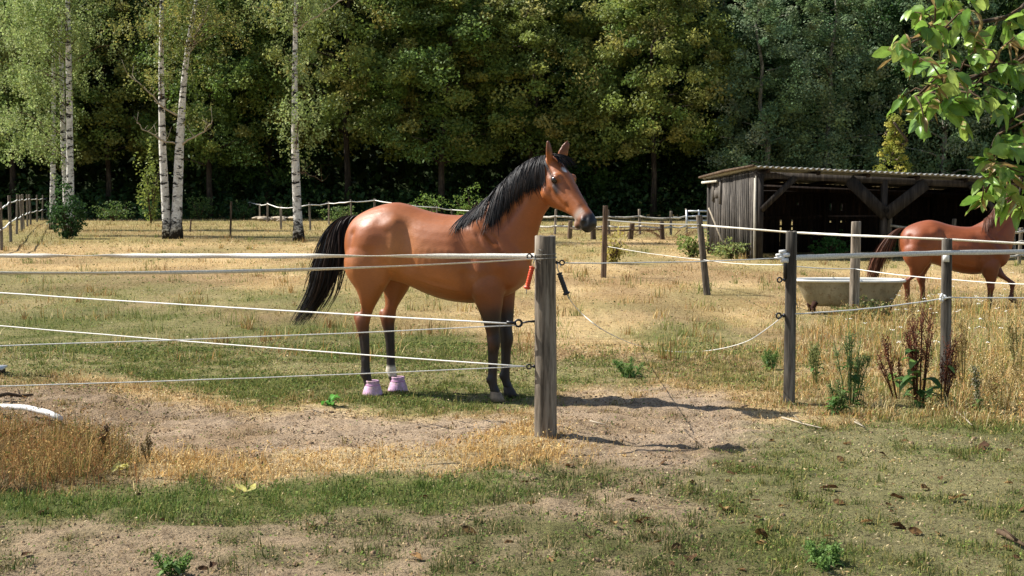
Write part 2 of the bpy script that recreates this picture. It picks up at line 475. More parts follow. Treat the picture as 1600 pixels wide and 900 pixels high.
# zone: density per m2 near, height lo/hi (m), width, lean
ZB = {'dry': (2500, .010, .045, .0042, 2.0), 'mix': (2700, .010, .042, .004, 1.5), 'green': (3600, .014, .042, .0038, 1.1),
      'dirt': (330, .006, .035, .0036, 2.6), 'straw': (2700, .02, .075, .0038, 2.4), 'sparse': (3400, .007, .032, .004, 1.6),
      'band': (3600, .018, .05, .004, 1.1), 'olive': (3300, .010, .038, .004, 1.5), 'drytall': (1900, .02, .12, .004, 1.5),
      'clump': (1700, .04, .18, .004, 1.8), 'far': (1500, .02, .08, .005, 1.4)}
ZBARE = {'dry': .5, 'mix': .45, 'green': .3, 'dirt': .1, 'straw': .5, 'sparse': .2, 'band': .35, 'olive': .22, 'drytall': .35, 'clump': .6, 'far': .6}
def blades(P, Hh, W, lean, cols, seg=2):
    n = len(P)
    a = rng.uniform(0, 2 * math.pi, n)
    d = np.stack([np.cos(a), np.sin(a)], 1)
    b = a + math.pi / 2 + rng.normal(0, .5, n)
    s = np.stack([np.cos(b), np.sin(b)], 1) * (W / 2)[:, None]
    le = np.abs(rng.normal(0, 1, n)) * lean
    le = np.minimum(le, 4.5)
    hz = Hh / np.sqrt(1 + le ** 2); off = hz * le
    if seg == 1:
        V = np.zeros((n, 3, 3))
        V[:, 0] = P; V[:, 1] = P; V[:, 2] = P
        V[:, 0, :2] -= s; V[:, 1, :2] += s
        V[:, 2, :2] += d * off[:, None]; V[:, 2, 2] += hz
        F = np.arange(n * 3).reshape(n, 3)
        return V.reshape(-1, 3), [F], np.repeat(cols, 3, 0)
    V = np.zeros((n, 5, 3))
    V[:] = P[:, None]
    V[:, 0, :2] -= s; V[:, 1, :2] += s
    m = d * (off * 0.38)[:, None]
    V[:, 2, :2] += m + s * .8; V[:, 3, :2] += m - s * .8
    V[:, 2, 2] += hz * .62; V[:, 3, 2] += hz * .62
    V[:, 4, :2] += d * off[:, None]; V[:, 4, 2] += hz
    i = np.arange(n)[:, None] * 5
    return V.reshape(-1, 3), [i + np.array([[0, 1, 2, 3]]), i + np.array([[3, 2, 4]])], np.repeat(cols, 5, 0)
def scatter(y0, y1, dens_mul, size_mul, seg, zones_only=None, umax=0.40):
    A = umax * (y1 * y1 - y0 * y0)              # fan area
    dmax = 3600 * dens_mul
    n = int(A * dmax)
    y = np.sqrt(rng.uniform(y0 * y0, y1 * y1, n)); x = rng.uniform(-umax, umax, n) * y
    zn = zone(x, y)
    dens = np.array([ZB[k][0] for k in ZN]) / 3600.0
    g = patchn(x, y); bare = np.array([ZBARE[k] for k in ZN])[zn]
    tuft = np.clip((fbm(x * 14, y * 14, 2, 5) - 0.22) * 4.5, 0.15, 1.3)
    keep = rng.random(n) < dens[zn] * (bare + (1 - bare) * g) * tuft
    x, y, zn, g = x[keep], y[keep], zn[keep], g[keep]
    n = len(x)
    lo = np.array([ZB[k][1] for k in ZN])[zn]; hi = np.array([ZB[k][2] for k in ZN])[zn]
    w = np.array([ZB[k][3] for k in ZN])[zn]; ln = np.array([ZB[k][4] for k in ZN])[zn]
    big = fbm(x * 1.3 + 9, y * 1.3, 2, 3)
    Hh = (lo + (hi - lo) * rng.random(n) ** 1.7 * (0.45 + big * 0.9 + g * .4)) * (0.6 + 0.4 * size_mul)
    W = w * size_mul * rng.uniform(.7, 1.3, n)
    C = np.zeros((n, 3))
    for k in ZN:
        m = zn == ZI[k]
        pal = np.array([srgb(h) for h in PAL[k]])
        # patches of one tint: choice steered by a slow noise
        q = (vnoise(x[m] * 1.7, y[m] * 1.7, 6) * 0.55 + rng.random(m.sum()) * 0.6) * len(pal)
        C[m] = pal[np.clip(q.astype(int), 0, len(pal) - 1)]
    field = np.isin(zn, [ZI['dry'], ZI['far'], ZI['mix'], ZI['drytall']])
    pf = fbm(x * .55 + 3, y * .38, 4, 3); pg = fbm(x * .33 + 20, y * .22 + 5, 4, 4)
    wr = (np.clip((pf - .49) / .10, 0, 1) * .55 * field)[:, None]          # worn, browner tufts
    wg = (np.clip((pg - .51) / .10, 0, 1) * .42 * field)[:, None]          # greener tufts
    C = C * (1 - wr) + np.array(srgb('#86684a')) * wr
    C = C * (1 - wg) + np.array(srgb('#7d8048')) * wg
    C *= rng.uniform(.66, 1.2, (n, 1))
    P = np.stack([x, y, gz(x, y) - 0.004], 1)
    return blades(P, Hh, W, ln, C, seg)
def grass_obj(name, parts, label):
    V = []; F4 = []; F3 = []; C = []; k = 0
    for v, f, c in parts:
        for ff in f:
            (F4 if ff.shape[1] == 4 else F3).append(ff + k)
        V.append(v); C.append(c); k += len(v)
    F = ([np.concatenate(F4)] if F4 else []) + ([np.concatenate(F3)] if F3 else [])
    o = obj(name, mesh_np(name, np.concatenate(V), F, M['grass'], np.concatenate(C)))
    tag(o, label, 'grass', kind='stuff')
grass_obj('short_grass', [scatter(5.3, 9.5, 1.7, 1.0, 2), scatter(9.5, 15, 1.0, 1.25, 2)], 'short dry and green grass growing over the near paddock')
grass_obj('field_grass', [scatter(15, 26, 0.32, 1.8, 1), scatter(26, 48, 0.07, 3.2, 1), scatter(48, 92, 0.016, 5.2, 1, umax=.42)],
          'sunburnt straw-coloured field grass stretching to the wood')

def litter():
    n = 190000
    y = np.concatenate([np.sqrt(rng.uniform(5.3 ** 2, 15 ** 2, 140000)), 14 + 34 * rng.random(50000) ** 1.3]); x = rng.uniform(-.4, .4, n) * y
    zn = zone(x, y); g = patchn(x, y)
    green = {'sparse': .75, 'olive': .6, 'band': .9, 'green': .8, 'mix': .4, 'drytall': .25, 'dirt': .08}
    pg = np.array([green.get(k, .1) for k in ZN])[zn] * (.15 + .85 * g)
    isg = rng.random(n) < pg
    keep = isg | (rng.random(n) < .34)
    x, y, isg, zn = x[keep], y[keep], isg[keep], zn[keep]; n = len(x)
    K = np.where(isg[:, None], pick(['#5c6f30', '#6d7f3a', '#4a5d28', '#7f8a46', '#3d4e24'], n, (.6, 1.2)), pick(['#d9c59c', '#b89a6a', '#7a5f40', '#5a4530', '#c7b083', '#cdbb94', '#8f7450', '#4c3a28', '#6b5238'], n, (.7, 1.1)))
    L = np.where(isg, rng.uniform(.008, .02, n), rng.uniform(.005, .026, n)) * (.62 + (y / 13) ** 1.25 * .8)
    P = np.stack([x, y, gz(x, y) + np.where(isg, rng.uniform(.002, .022, n), rng.uniform(.001, .010, n))], 1)
    V, F, K = leaf_quads(P, L, L * np.where(isg, .7, .35), .55, K)
    o = obj('ground_litter', mesh_np('ground_litter', V, F, M['grass'], K))
    tag(o, 'tiny low weeds and bits of dead leaf covering the near ground', 'litter', kind='stuff')

# ------------------------------------------------------------------ trees
def leaf_quads(C, L, W, up=0.6, cols=None, outward=None):
    """rhombic leaves at C, lengths L, widths W"""
    n = len(C)
    nrm = rng.normal(0, 1, (n, 3)); nrm /= np.linalg.norm(nrm, axis=1, keepdims=True)
    nrm = nrm * (1 - up); nrm[:, 2] += up
    if outward is not None: nrm += outward
    nrm /= np.linalg.norm(nrm, axis=1, keepdims=True) + 1e-9
    t = rng.normal(0, 1, (n, 3)); t -= nrm * (t * nrm).sum(1, keepdims=True); t /= np.linalg.norm(t, axis=1, keepdims=True) + 1e-9
    s = np.cross(nrm, t)
    V = np.zeros((n, 4, 3))
    V[:, 0] = C - t * (L / 2)[:, None]; V[:, 2] = C + t * (L / 2)[:, None] - nrm * (L * .12)[:, None]
    V[:, 1] = C + s * (W / 2)[:, None]; V[:, 3] = C - s * (W / 2)[:, None]
    return V.reshape(-1, 3), np.arange(n * 4).reshape(n, 4), np.repeat(cols, 4, 0)
def pick(pal, n, spread=(.75, 1.2)):
    p = np.array([srgb(h) for h in pal])
    return p[rng.integers(0, len(p), n)] * rng.uniform(*spread, (n, 1))

litter()

def crown(name, H, Rr, base, nclump, nleaf, size, pal, flat=0.35, prof='round', tint=0.25):
    """foliage mesh in local coordinates (origin at the trunk's foot)"""
    Cs = []; Cc = []
    palv = np.array([srgb(h) for h in pal])
    for i in range(nclump):
        t = rng.random() ** 0.9
        if prof == 'round': r = Rr * (0.55 + 0.45 * math.sin(math.pi * min(1, t * .85 + .12)))* (1 if t < .6 else math.sqrt(max(0, 1 - ((t - .6) / .42) ** 2)))
        elif prof == 'cone': r = Rr * (1 - t * 0.88)
        else: r = Rr * (0.75 + .25 * math.sin(math.pi * t))
        a = rng.uniform(0, 2 * math.pi); q = rng.random() ** 0.4
        z = base + (H - base) * t - q * r * 0.16
        c = np.array([math.cos(a) * r * q, math.sin(a) * r * q, z])
        cr = rng.uniform(.09, .26) * Rr * (1.15 - .4 * t)
        p = rng.normal(0, 1, (nleaf, 3)); p /= np.linalg.norm(p, axis=1, keepdims=True) + 1e-9
        p *= (rng.random((nleaf, 1)) ** 0.45) * cr
        dr = np.hypot(p[:, 0], p[:, 1])
        p[:, 2] = p[:, 2] * flat - dr * dr / cr * 0.22
        # sprays reach outwards
        st = 1 + 0.5 * (p[:, 0] * math.cos(a) + p[:, 1] * math.sin(a)) / cr
        p[:, :2] *= st[:, None]
        Cs.append(c + p)
        base_c = palv[rng.integers(0, len(palv))] * rng.uniform(1 - tint, 1 + tint) * np.array([rng.uniform(.84, 1.05), 1.0, rng.uniform(.85, 1.15)])
        Cc.append(base_c * rng.uniform(.7, 1.25, (nleaf, 1)))
    C = np.concatenate(Cs); K = np.concatenate(Cc); n = len(C)
    L = size * rng.uniform(.7, 1.35, n)
    out = C - np.array([0, 0, base + (H - base) * .45]); out /= np.linalg.norm(out, axis=1, keepdims=True) + 1e-9
    V, F, K = leaf_quads(C, L, L * .6, .3, K * 1.12, out * .45)
    return mesh_np(name, V, F, M['leaf'], K)

def trunk_mesh(name, pts, r0, r1, mat, limbs=(), n=9):
    mb = MB()
    m = len(pts)
    mb.tube(pts, [(r0 * (1 - i / (m - 1)) + r1 * i / (m - 1)) * (1.25 if i == 0 else 1) for i in range(m)], n, irr=.05)
    for lp, a, b in limbs:
        mb.tube(lp, [a + (b - a) * i / (len(lp) - 1) for i in range(len(lp))], 6)
    return mb.mesh(name, mat, True)
def rand_limbs(H, base, Rr, k, r):
    out = []
    for i in range(k):
        t = rnd.uniform(.05, .9); a = rnd.uniform(0, 2 * math.pi); z = base * .6 + (H - base) * t
        L = Rr * rnd.uniform(.6, .95) * (1.1 - t * .7)
        p = [Vector((math.cos(a) * L * s, math.sin(a) * L * s, z + L * (.45 * s - .25 * s * s) + rnd.uniform(-.1, .1))) for s in (0, .33, .66, 1)]
        out.append((p, r * (1 - t * .6) * .45, .02))
    return out

OLIVE = ['#687a3a', '#748440', '#828844', '#5c6c32', '#8a8a46', '#6e7e3c']
OLIVE2 = ['#7c8440', '#8a8a46', '#707c3c', '#989250', '#647036']
DEEP = ['#3a5429', '#435c2a', '#354e2b', '#4d6632', '#3f5c37']
GREYG = ['#6f8058', '#7e8c62', '#61734e', '#8b9570', '#6b7e59']
VARS = {}
def tree_kind(k, H, Rr, base, nclump, nleaf, size, pal, prof, barkmat, flat=.35):
    cm = crown(k + '_crown', H, Rr, base, nclump, nleaf, size, pal, flat, prof)
    wob = [Vector((rnd.uniform(-.12, .12) * i, rnd.uniform(-.12, .12) * i, H * .93 * i / 6)) for i in range(7)]
    tm = trunk_mesh(k + '_trunk', wob, .22, .05, M[barkmat], rand_limbs(H, base, Rr, 16, .2))
    VARS[k] = (cm, tm)
tree_kind('olive', 17, 4.8, 4.6, 290, 160, .22, OLIVE, 'round', 'bark', .75)
tree_kind('olive_b', 19, 5.4, 5.2, 300, 160, .23, OLIVE2, 'round', 'bark', .7)
tree_kind('deep', 18, 4.4, 1.6, 270, 150, .23, DEEP, 'col', 'bark', .85)
tree_kind('grey', 18, 3.9, 2.4, 310, 130, .18, GREYG, 'col', 'bark_pale', .95)
tree_kind('yellow', 5.6, 1.5, .6, 120, 70, .12, ['#8f9140', '#9c9a48', '#80893c', '#a8a04c'], 'cone', 'bark', .8)

def forest_tree(k, px, Y, rz, s, label, sz=1.0):
    X = (px - 800) / F_PX * Y
    r = empty('woodland_tree', (X, Y, gz1(X, Y) - .05), rz, label, 'tree', 'trees along the edge of the wood')
    r.scale = (s, s, s * rnd.uniform(.82, 1.14))
    obj('crown', VARS[k][0], r); obj('trunk', VARS[k][1], r)
ft = [
    ('deep', -120, 93, .3, 1.0, 'dark green tree at the far left end of the wood'),
    ('olive', 20, 92, 1.2, 1.0, 'olive-green woodland tree behind the leftmost birches and the receding fence'),
    ('olive_b', 170, 95, 2.2, .95, 'olive-green woodland tree behind the dark bush and the double birches'),
    ('olive', 330, 91, 4.0, .95, 'olive woodland tree just right of the twin birch trunks'),
    ('deep', 420, 96, 1.0, 1.05, 'deep green woodland tree behind the lone slender birch'),
    ('olive_b', 545, 91, .4, 1.0, 'olive-yellow tree with tiered sprays above the bay horse\'s tail'),
    ('olive', 690, 90, 2.9, 1.05, 'broad olive tree in tiers above the bay horse\'s back'),
    ('olive_b', 830, 92, 5.1, 1.0, 'tall olive tree directly above the bay horse\'s ears'),
    ('deep', 930, 95, 3.3, .95, 'dark green tree in the gap right of the bay horse\'s head'),
    ('olive_b', 1020, 89, 1.7, .92, 'yellowish olive tree with rounded crown left of the shed roof'),
    ('deep', 1130, 95, .2, 1.05, 'dark green tree in shade above the shed\'s boarded side'),
    ('grey', 1195, 88, 2.0, 1.0, 'grey-green tree with pale stems above the shed\'s front corner'),
    ('grey', 1290, 89, 4.4, 1.0, 'grey-green feathery tree above the middle of the shed roof'),
    ('deep', 1385, 95, 5.5, 1.05, 'dark green tree behind the small yellow tree'),
    ('grey', 1470, 90, 3.1, .95, 'grey-green tree partly behind the hanging foreground leaves'),
    ('deep', 1560, 92, 1.1, 1.0, 'dark green tree behind the chestnut horse and the leafy branch'),
    ('olive', 1690, 92, 2.4, 1.0, 'olive tree at the far right end of the wood'),
]
for k, px, Y, rz, s, lab in ft: forest_tree(k, px, Y, rz, s, lab)
X = (1395 - 800) / F_PX * 72
yt = empty('yellow_tree', (X, 72, gz1(X, 72) - .05), .5, 'small bright yellow-green tree behind the shed roof', 'tree')
obj('crown', VARS['yellow'][0], yt); obj('trunk', VARS['yellow'][1], yt)

# the wood behind, one dark mass
def forest():
    n = 120000
    x = rng.uniform(-78, 78, n); y = 96 + rng.gamma(2.0, 3.2, n)
    h = 19 + 5 * fbm(x * .12, y * .1, 3, 1) + (y - 96) * .5
    z = rng.random(n) ** .85 * h
    y = y + 1.5 * np.sin(x * .9) * (z / 18)
    K = pick(DEEP + ['#3f4a22', '#37431f', '#4a5226'], n, (.6, 1.1)) * (0.75 + .6 * fbm(x * .35, z * .35, 3, 2))[:, None]
    L = rng.uniform(.5, 1.1, n)
    V, F, K = leaf_quads(np.stack([x, y, z], 1), L, L * .65, .45, K)
    o = obj('forest', mesh_np('forest', V, F, M['leaf'], K))
    tag(o, 'dense dark wood closing off the far side of the paddock', 'forest', kind='stuff')
    n = 30000                                   # undergrowth along its edge
    x = rng.uniform(-60, 60, n); y = rng.uniform(88, 99, n)
    hh = 1.0 + 11 * np.clip(fbm(x * .22, y * .2, 3, 5) - .28, 0, 1) * ((y - 84) / 12)
    z = rng.random(n) ** 1.1 * hh
    K = pick(DEEP + ['#39481f'], n, (.6, 1.15))
    L = rng.uniform(.2, .45, n)
    V, F, K = leaf_quads(np.stack([x, y, z], 1), L, L * .6, .45, K)
    o = obj('undergrowth', mesh_np('undergrowth', V, F, M['leaf'], K))
    tag(o, 'dark leafy undergrowth along the foot of the wood', 'undergrowth', kind='stuff')
forest()
def sky_block_hill():  # slope added behind the trees to block the sky
    xs = np.linspace(-420, 420, 90); ys = np.concatenate([np.linspace(108, 200, 40), np.linspace(210, 470, 20)])
    X, Y = np.meshgrid(xs, ys); x = X.ravel(); y = Y.ravel()
    z = -1 + np.clip((y - 108) / 60, 0, 1) ** .8 * 46 * (.85 + .3 * fbm(x * .01, y * .01, 3, 1)) + 3 * fbm(x * .1, y * .1, 3, 2) * np.clip((y - 108) / 20, 0, 1)
    i = (np.arange(len(ys) - 1)[:, None] * 90 + np.arange(89)[None, :]).ravel()
    m, nt, out = new_mat('sky_block_green')
    principled(nt, out, ramp(nt, noise(nt, .6, 6), [(.3, srgb('#202b16')), (.7, srgb('#37421f'))]), .95, .1, noise(nt, 1.2, 5), 1.0, .6)
    o = obj('sky_block_hill', mesh_np('sky_block_hill', np.stack([x, y, z], 1), np.stack([i, i + 1, i + 91, i + 90], 1), m, None, True))
    tag(o, 'dark slope added behind the trees to block the sky', kind='structure')
sky_block_hill()

# ------------------------------------------------------------------ birches
BLEAF = ['#87985a', '#96a568', '#768a4c', '#a3ad72', '#7e904e', '#8f9a58']
BLEAF2 = ['#6f7c3e', '#7a8244', '#5f7036', '#88884a', '#8f8a48']
def leaf_sprays(centers, nleaf, r, size, pal, droop=1.0):
    Cs = []; K = []
    palv = np.array([srgb(h) for h in pal])
    for c in centers:
        # several hanging twigs of leaves
        for _ in range(max(2, nleaf // 14)):
            o = np.array(c) + rng.normal(0, 1, 3) * r * np.array([.5, .5, .3])
            L = r * rng.uniform(.4, 1.1) * droop; d = rng.normal(0, .35, 2)
            m = 14
            t = rng.random(m)
            p = np.stack([o[0] + d[0] * t * L, o[1] + d[1] * t * L, o[2] - t * L], 1) + rng.normal(0, .05, (m, 3)) * (1 + r * .3)
            Cs.append(p); K.append(np.broadcast_to(palv[rng.integers(0, len(palv))] * rng.uniform(.75, 1.2), (m, 3)) * rng.uniform(.8, 1.2, (m, 1)))
    C = np.concatenate(Cs); K = np.concatenate(K)
    L = size * rng.uniform(.7, 1.3, len(C))
    return leaf_quads(C, L, L * .7, .3, K)
def birch(base_px, Y, path, r0, r1, label, branches=(), sprays=(), nleaf=140, size=.085, pal=BLEAF, top_h=13.0, top_leaves=60, bush=1.0):
    """path: pixels the trunk passes; all points lie near distance Y"""
    p0 = at(base_px[0], base_px[1], Y); p0.z = gz1(p0.x, p0.y) - .05
    root = empty('birch_tree', p0, 0, label, 'tree', 'birch trees standing in the paddock')
    pts = [p0] + [at(x, y, Y) for x, y in path]
    d = (pts[-1] - pts[-2]).normalized()
    hist = pts[-1]
    while hist.z < top_h:
        hist = hist + Vector((d.x * .9 + rnd.uniform(-.12, .12), rnd.uniform(-.2, .2), 1.1)); pts.append(hist)
    loc = [p - p0 for p in pts]
    # smooth resample
    dense = []
    for i in range(len(loc) - 1):
        k = max(2, int((loc[i + 1] - loc[i]).length / .6))
        for j in range(k): dense.append(loc[i].lerp(loc[i + 1], j / k))
    dense.append(loc[-1]); m = len(dense)
    for _ in range(2):
        dense = [dense[0]] + [(dense[i - 1] + dense[i] * 2 + dense[i + 1]) / 4 for i in range(1, m - 1)] + [dense[-1]]
    mb = MB(); zt = dense[-1].z
    mb.tube(dense, [.88 * max(.02, (r0 + (r1 - r0) * min(1, p.z / 6.5)) * (1.0 - max(0, p.z - 6.5) / max(.1, zt - 6.5) * .8) * (1.35 if p.z < .15 else 1.1 if p.z < .5 else 1)) for p in dense], 12, irr=.06)
    mb.build('trunk', M['birch'], root, True)
    for bp, a, b, pale in branches:
        q = [at(x, y, Y + dy) - p0 for x, y, dy in bp]
        q = [Vector(v) + Vector((rnd.uniform(-.06, .06), 0, rnd.uniform(-.06, .06))) for v in interp_rows([tuple(v) for v in q], 4)]; a *= .8
        mb = MB(); mb.tube(q, [a + (b - a) * i / (len(q) - 1) for i in range(len(q))], 6)
        for j in range(9):
            s = q[2 + j % (len(q) - 2)]; e = Vector((rnd.uniform(-.4, .4), rnd.uniform(-.3, .3), rnd.uniform(.1, .55))); mb.tube([s, s + e * .5 + Vector((0, 0, -.04)), s + e], [b * .8, b * .5, b * .3], 4)
        mb.build('branch', M['twig_pale'] if pale else M['twig'], root, True)
    cen = []
    for (x0, y0, x1, y1, k) in sprays:
        for _ in range(max(3, int(k * .68))):
            px = rnd.gauss((x0 + x1) / 2, (x1 - x0) / 3.6); py = rnd.uniform(y0, y1)
            cen.append(tuple(at(px, py, Y + rnd.uniform(-1.1, 1.1)) - p0))
    for _ in range(top_leaves):
        t = rnd.random(); z = 7.2 + (zt - 6.8) * t; a = rnd.uniform(0, 6.28); r = 2.0 * (1 - t * .6) * rnd.random() ** .5
        b = min(dense, key=lambda p: abs(p.z - z))
        cen.append((b.x + math.cos(a) * r, b.y + math.sin(a) * r, z))
    V, F, K = leaf_sprays(cen, nleaf, .6 * bush, size, pal, 1.2)
    obj('crown', mesh_np('crown', V, F, M['leaf'], K), root)
    # fine limbs that carry the sprays
    mb = MB()
    for c in cen[::3]:
        c = Vector(c); zz = max(1.0, c.z - rnd.uniform(.3, 1.2)); b = min(dense, key=lambda p: abs(p.z - zz))
        mid = b.lerp(c, .6) + Vector((0, 0, .25)); mb.tube([b, mid, c], [.022, .014, .006], 4, cap=False)
    mb.build('twigs', M['twig'], root, True)['kind'] = 'stuff'
birch((113, 367), 54, [(110, 300), (108, 150), (106, 0)], .16, .13, 'right of two birches rising behind the dark green bush',
      sprays=[(40, -40, 112, 160, 30), (10, 20, 100, 235, 18)], size=.095, pal=BLEAF)
birch((103, 367), 55, [(104, 300), (99, 240), (96, 100), (92, -20)], .14, .10, 'birch leaning slightly left, behind the dark green bush',
      sprays=[(0, -20, 95, 130, 34), (5, 100, 95, 238, 26), (60, 180, 115, 250, 8)], size=.095, pal=BLEAF)
birch((82, 346), 64, [(82, 300), (83, 230), (84, 100), (82, -20)], .15, .10, 'birch with white base beside the receding post fence, leftmost trunk',
      sprays=[(-50, -20, 70, 120, 40), (-20, 90, 80, 235, 34), (60, 200, 100, 240, 5)], size=.105, pal=BLEAF)
birch((262, 373), 50, [(259, 320), (254, 250), (252, 130), (252, 30), (254, -30)], .18, .10, 'thinner, straighter birch of the twin trunks in mid-paddock',
      sprays=[(215, -10, 290, 120, 10), (225, 60, 265, 190, 4)], size=.08, pal=BLEAF2)
birch((275, 373), 50, [(277, 320), (279, 250), (283, 190), (288, 110), (298, 40), (309, -10)], .24, .10, 'thicker forked birch of the twin trunks in mid-paddock',
      branches=[([(276, 182, 0), (240, 152, -.4), (200, 114, -.6)], .05, .015, True), ([(277, 227, 0), (240, 212, -.5), (213, 193, -.8)], .045, .012, True),
                ([(281, 228, 0), (310, 210, -.4), (334, 188, -.7)], .05, .015, True), ([(290, 100, 0), (306, 60, .3), (326, 8, .3)], .08, .03, True)],
      sprays=[(270, -20, 350, 110, 12), (255, 60, 345, 200, 5)], size=.08, pal=BLEAF2)
birch((467, 377), 48, [(464, 320), (461, 240), (460, 150), (461, 70), (463, -20)], .19, .09, 'lone slender birch with dark foot left of the bay horse\'s tail',
      branches=[([(462, 52, 0), (495, 24, -.3), (540, -4, -.5)], .04, .015, True), ([(461, 268, 0), (480, 270, -.3), (505, 284, -.4)], .03, .01, False)],
      sprays=[(430, 60, 500, 200, 26), (440, 180, 490, 255, 7), (430, -20, 520, 60, 12)], size=.085, pal=BLEAF)

# ------------------------------------------------------------------ bushes and weeds far off
def bush(name, px, py, wpx, hpx, nleaf, size, pal, label, cat='bush', group='bushes', dark=1.0):
    p = onG(px, py); k = F_PX / p.y
    w, h = wpx / k, hpx / k
    root = empty(name, p, 0, label, cat, group)
    n = nleaf
    q = rng.normal(0, 1, (n, 3)); q /= np.linalg.norm(q, axis=1, keepdims=True); q *= rng.random((n, 1)) ** .4
    lob = 1 + .9 * (fbm(q[:, 0] * 2.6 + px, q[:, 2] * 2.6 + 5, 3, 3) - .45) * 2
    C = np.stack([q[:, 0] * w / 2 * lob, q[:, 1] * w / 2.4 * lob, (q[:, 2] * .5 + .5) * h * lob], 1)
    C[:, 2] = np.abs(C[:, 2])
    L = size * rng.uniform(.6, 1.3, n)
    V, F, K = leaf_quads(C, L, L * .6, .35, pick(pal, n, (.65, 1.2)) * dark)
    obj('foliage', mesh_np('foliage', V, F, M['leaf'], K), root)
    mb = MB()
    for i in range(9):
        a = rnd.uniform(0, 6.28); e = Vector((math.cos(a) * w * .35, math.sin(a) * w * .3, h * rnd.uniform(.5, .9)))
        mb.tube([Vector((0, 0, -.05)), e * .5 + Vector((0, 0, h * .1)), e], [.03, .02, .006], 5)
    mb.build('stems', M['twig'], root, True)
BG = ['#3c5a2e', '#456433', '#35502b', '#507038']
BG2 = ['#566f36', '#62793c', '#4a6330', '#728545']
bush('dark_bush', 106, 373, 62, 72, 2600, .11, BG, 'dense dark green bush at the foot of the left birches', dark=.85)
bush('low_shrub', 178, 345, 60, 26, 900, .12, BG2, 'low pale green shrub between the dark bush and the twin birches')
bush('low_shrub', 236, 346, 36, 36, 800, .12, BG, 'rounded green shrub just left of the twin birch trunks')
bush('low_shrub', 236, 349, 44, 112, 900, .16, ['#7f8c42', '#70803c', '#8a9448'], 'light green sapling glowing in front of the dark wood')
bush('low_shrub', 311, 343, 40, 34, 800, .12, BG2, 'green shrub right of the twin birch trunks')
bush('low_shrub', 380, 344, 34, 26, 600, .12, BG, 'small dark shrub at the start of the far fence')
bush('low_shrub', 445, 344, 40, 24, 600, .12, BG2, 'green shrub beside the pale stones by the lone birch')
bush('low_shrub', 530, 348, 64, 28, 900, .11, BG2, 'green weeds between far fence posts above the bay horse\'s tail')
bush('low_shrub', 665, 348, 60, 44, 900, .12, ['#6f8a3c', '#7d9545', '#5f7a34'], 'bright green weeds behind the bay horse\'s loins')
bush('low_shrub', 730, 348, 56, 48, 900, .12, ['#6f8a3c', '#7d9545', '#5f7a34'], 'bright green weeds behind the bay horse\'s withers')
bush('low_shrub', 1082, 402, 42, 34, 900, .075, ['#87964f', '#768845', '#97a45c'], 'pale green weeds beside the shed\'s back corner post')
bush('low_shrub', 1140, 404, 60, 26, 900, .07, ['#8a9a58', '#74854a', '#a5a868'], 'feathery pale weeds along the shed\'s boarded side')
bush('low_shrub', 1295, 402, 66, 34, 1000, .08, ['#4f7a3a', '#5d8a44', '#447034'], 'leafy green weeds growing inside the open shed')
bush('low_shrub', 1410, 402, 34, 40, 700, .08, BG, 'dark weeds at the shed post behind the chestnut horse\'s tail')
bush('low_shrub', 958, 412, 40, 44, 700, .07, ['#b3a653', '#a59b4b', '#c2b462'], 'yellowish weeds at the foot of the pole fence post')
bush('low_shrub', 1352, 500, 90, 30, 900, .05, ['#6c7340', '#5d6638', '#858450'], 'straggly weeds growing against the bathtub\'s front')

# pale rock heap by the far fence
rk = empty('stone_heap', G(435, 345), 0, 'heap of pale stones by the far fence behind the lone birch', 'stones')
for i in range(12):
    mb = MB()
    n = 10; q = []
    bm = bmesh.new(); bmesh.ops.create_icosphere(bm, subdivisions=2, radius=1)
    sx, sy, sz = rnd.uniform(.25, .6), rnd.uniform(.2, .4), rnd.uniform(.08, .2)
    for v in bm.verts:
        v.co *= rnd.uniform(.85, 1.12); v.co.x *= sx; v.co.y *= sy; v.co.z *= sz
    me = bpy.data.meshes.new('stone'); bm.to_mesh(me); bm.free(); me.materials.append(M['stone'])
    obj('stone', me, rk, (rnd.uniform(-1.3, 1.3), rnd.uniform(-.5, .5), rnd.uniform(.0, .2)), (0, 0, rnd.uniform(0, 6)))

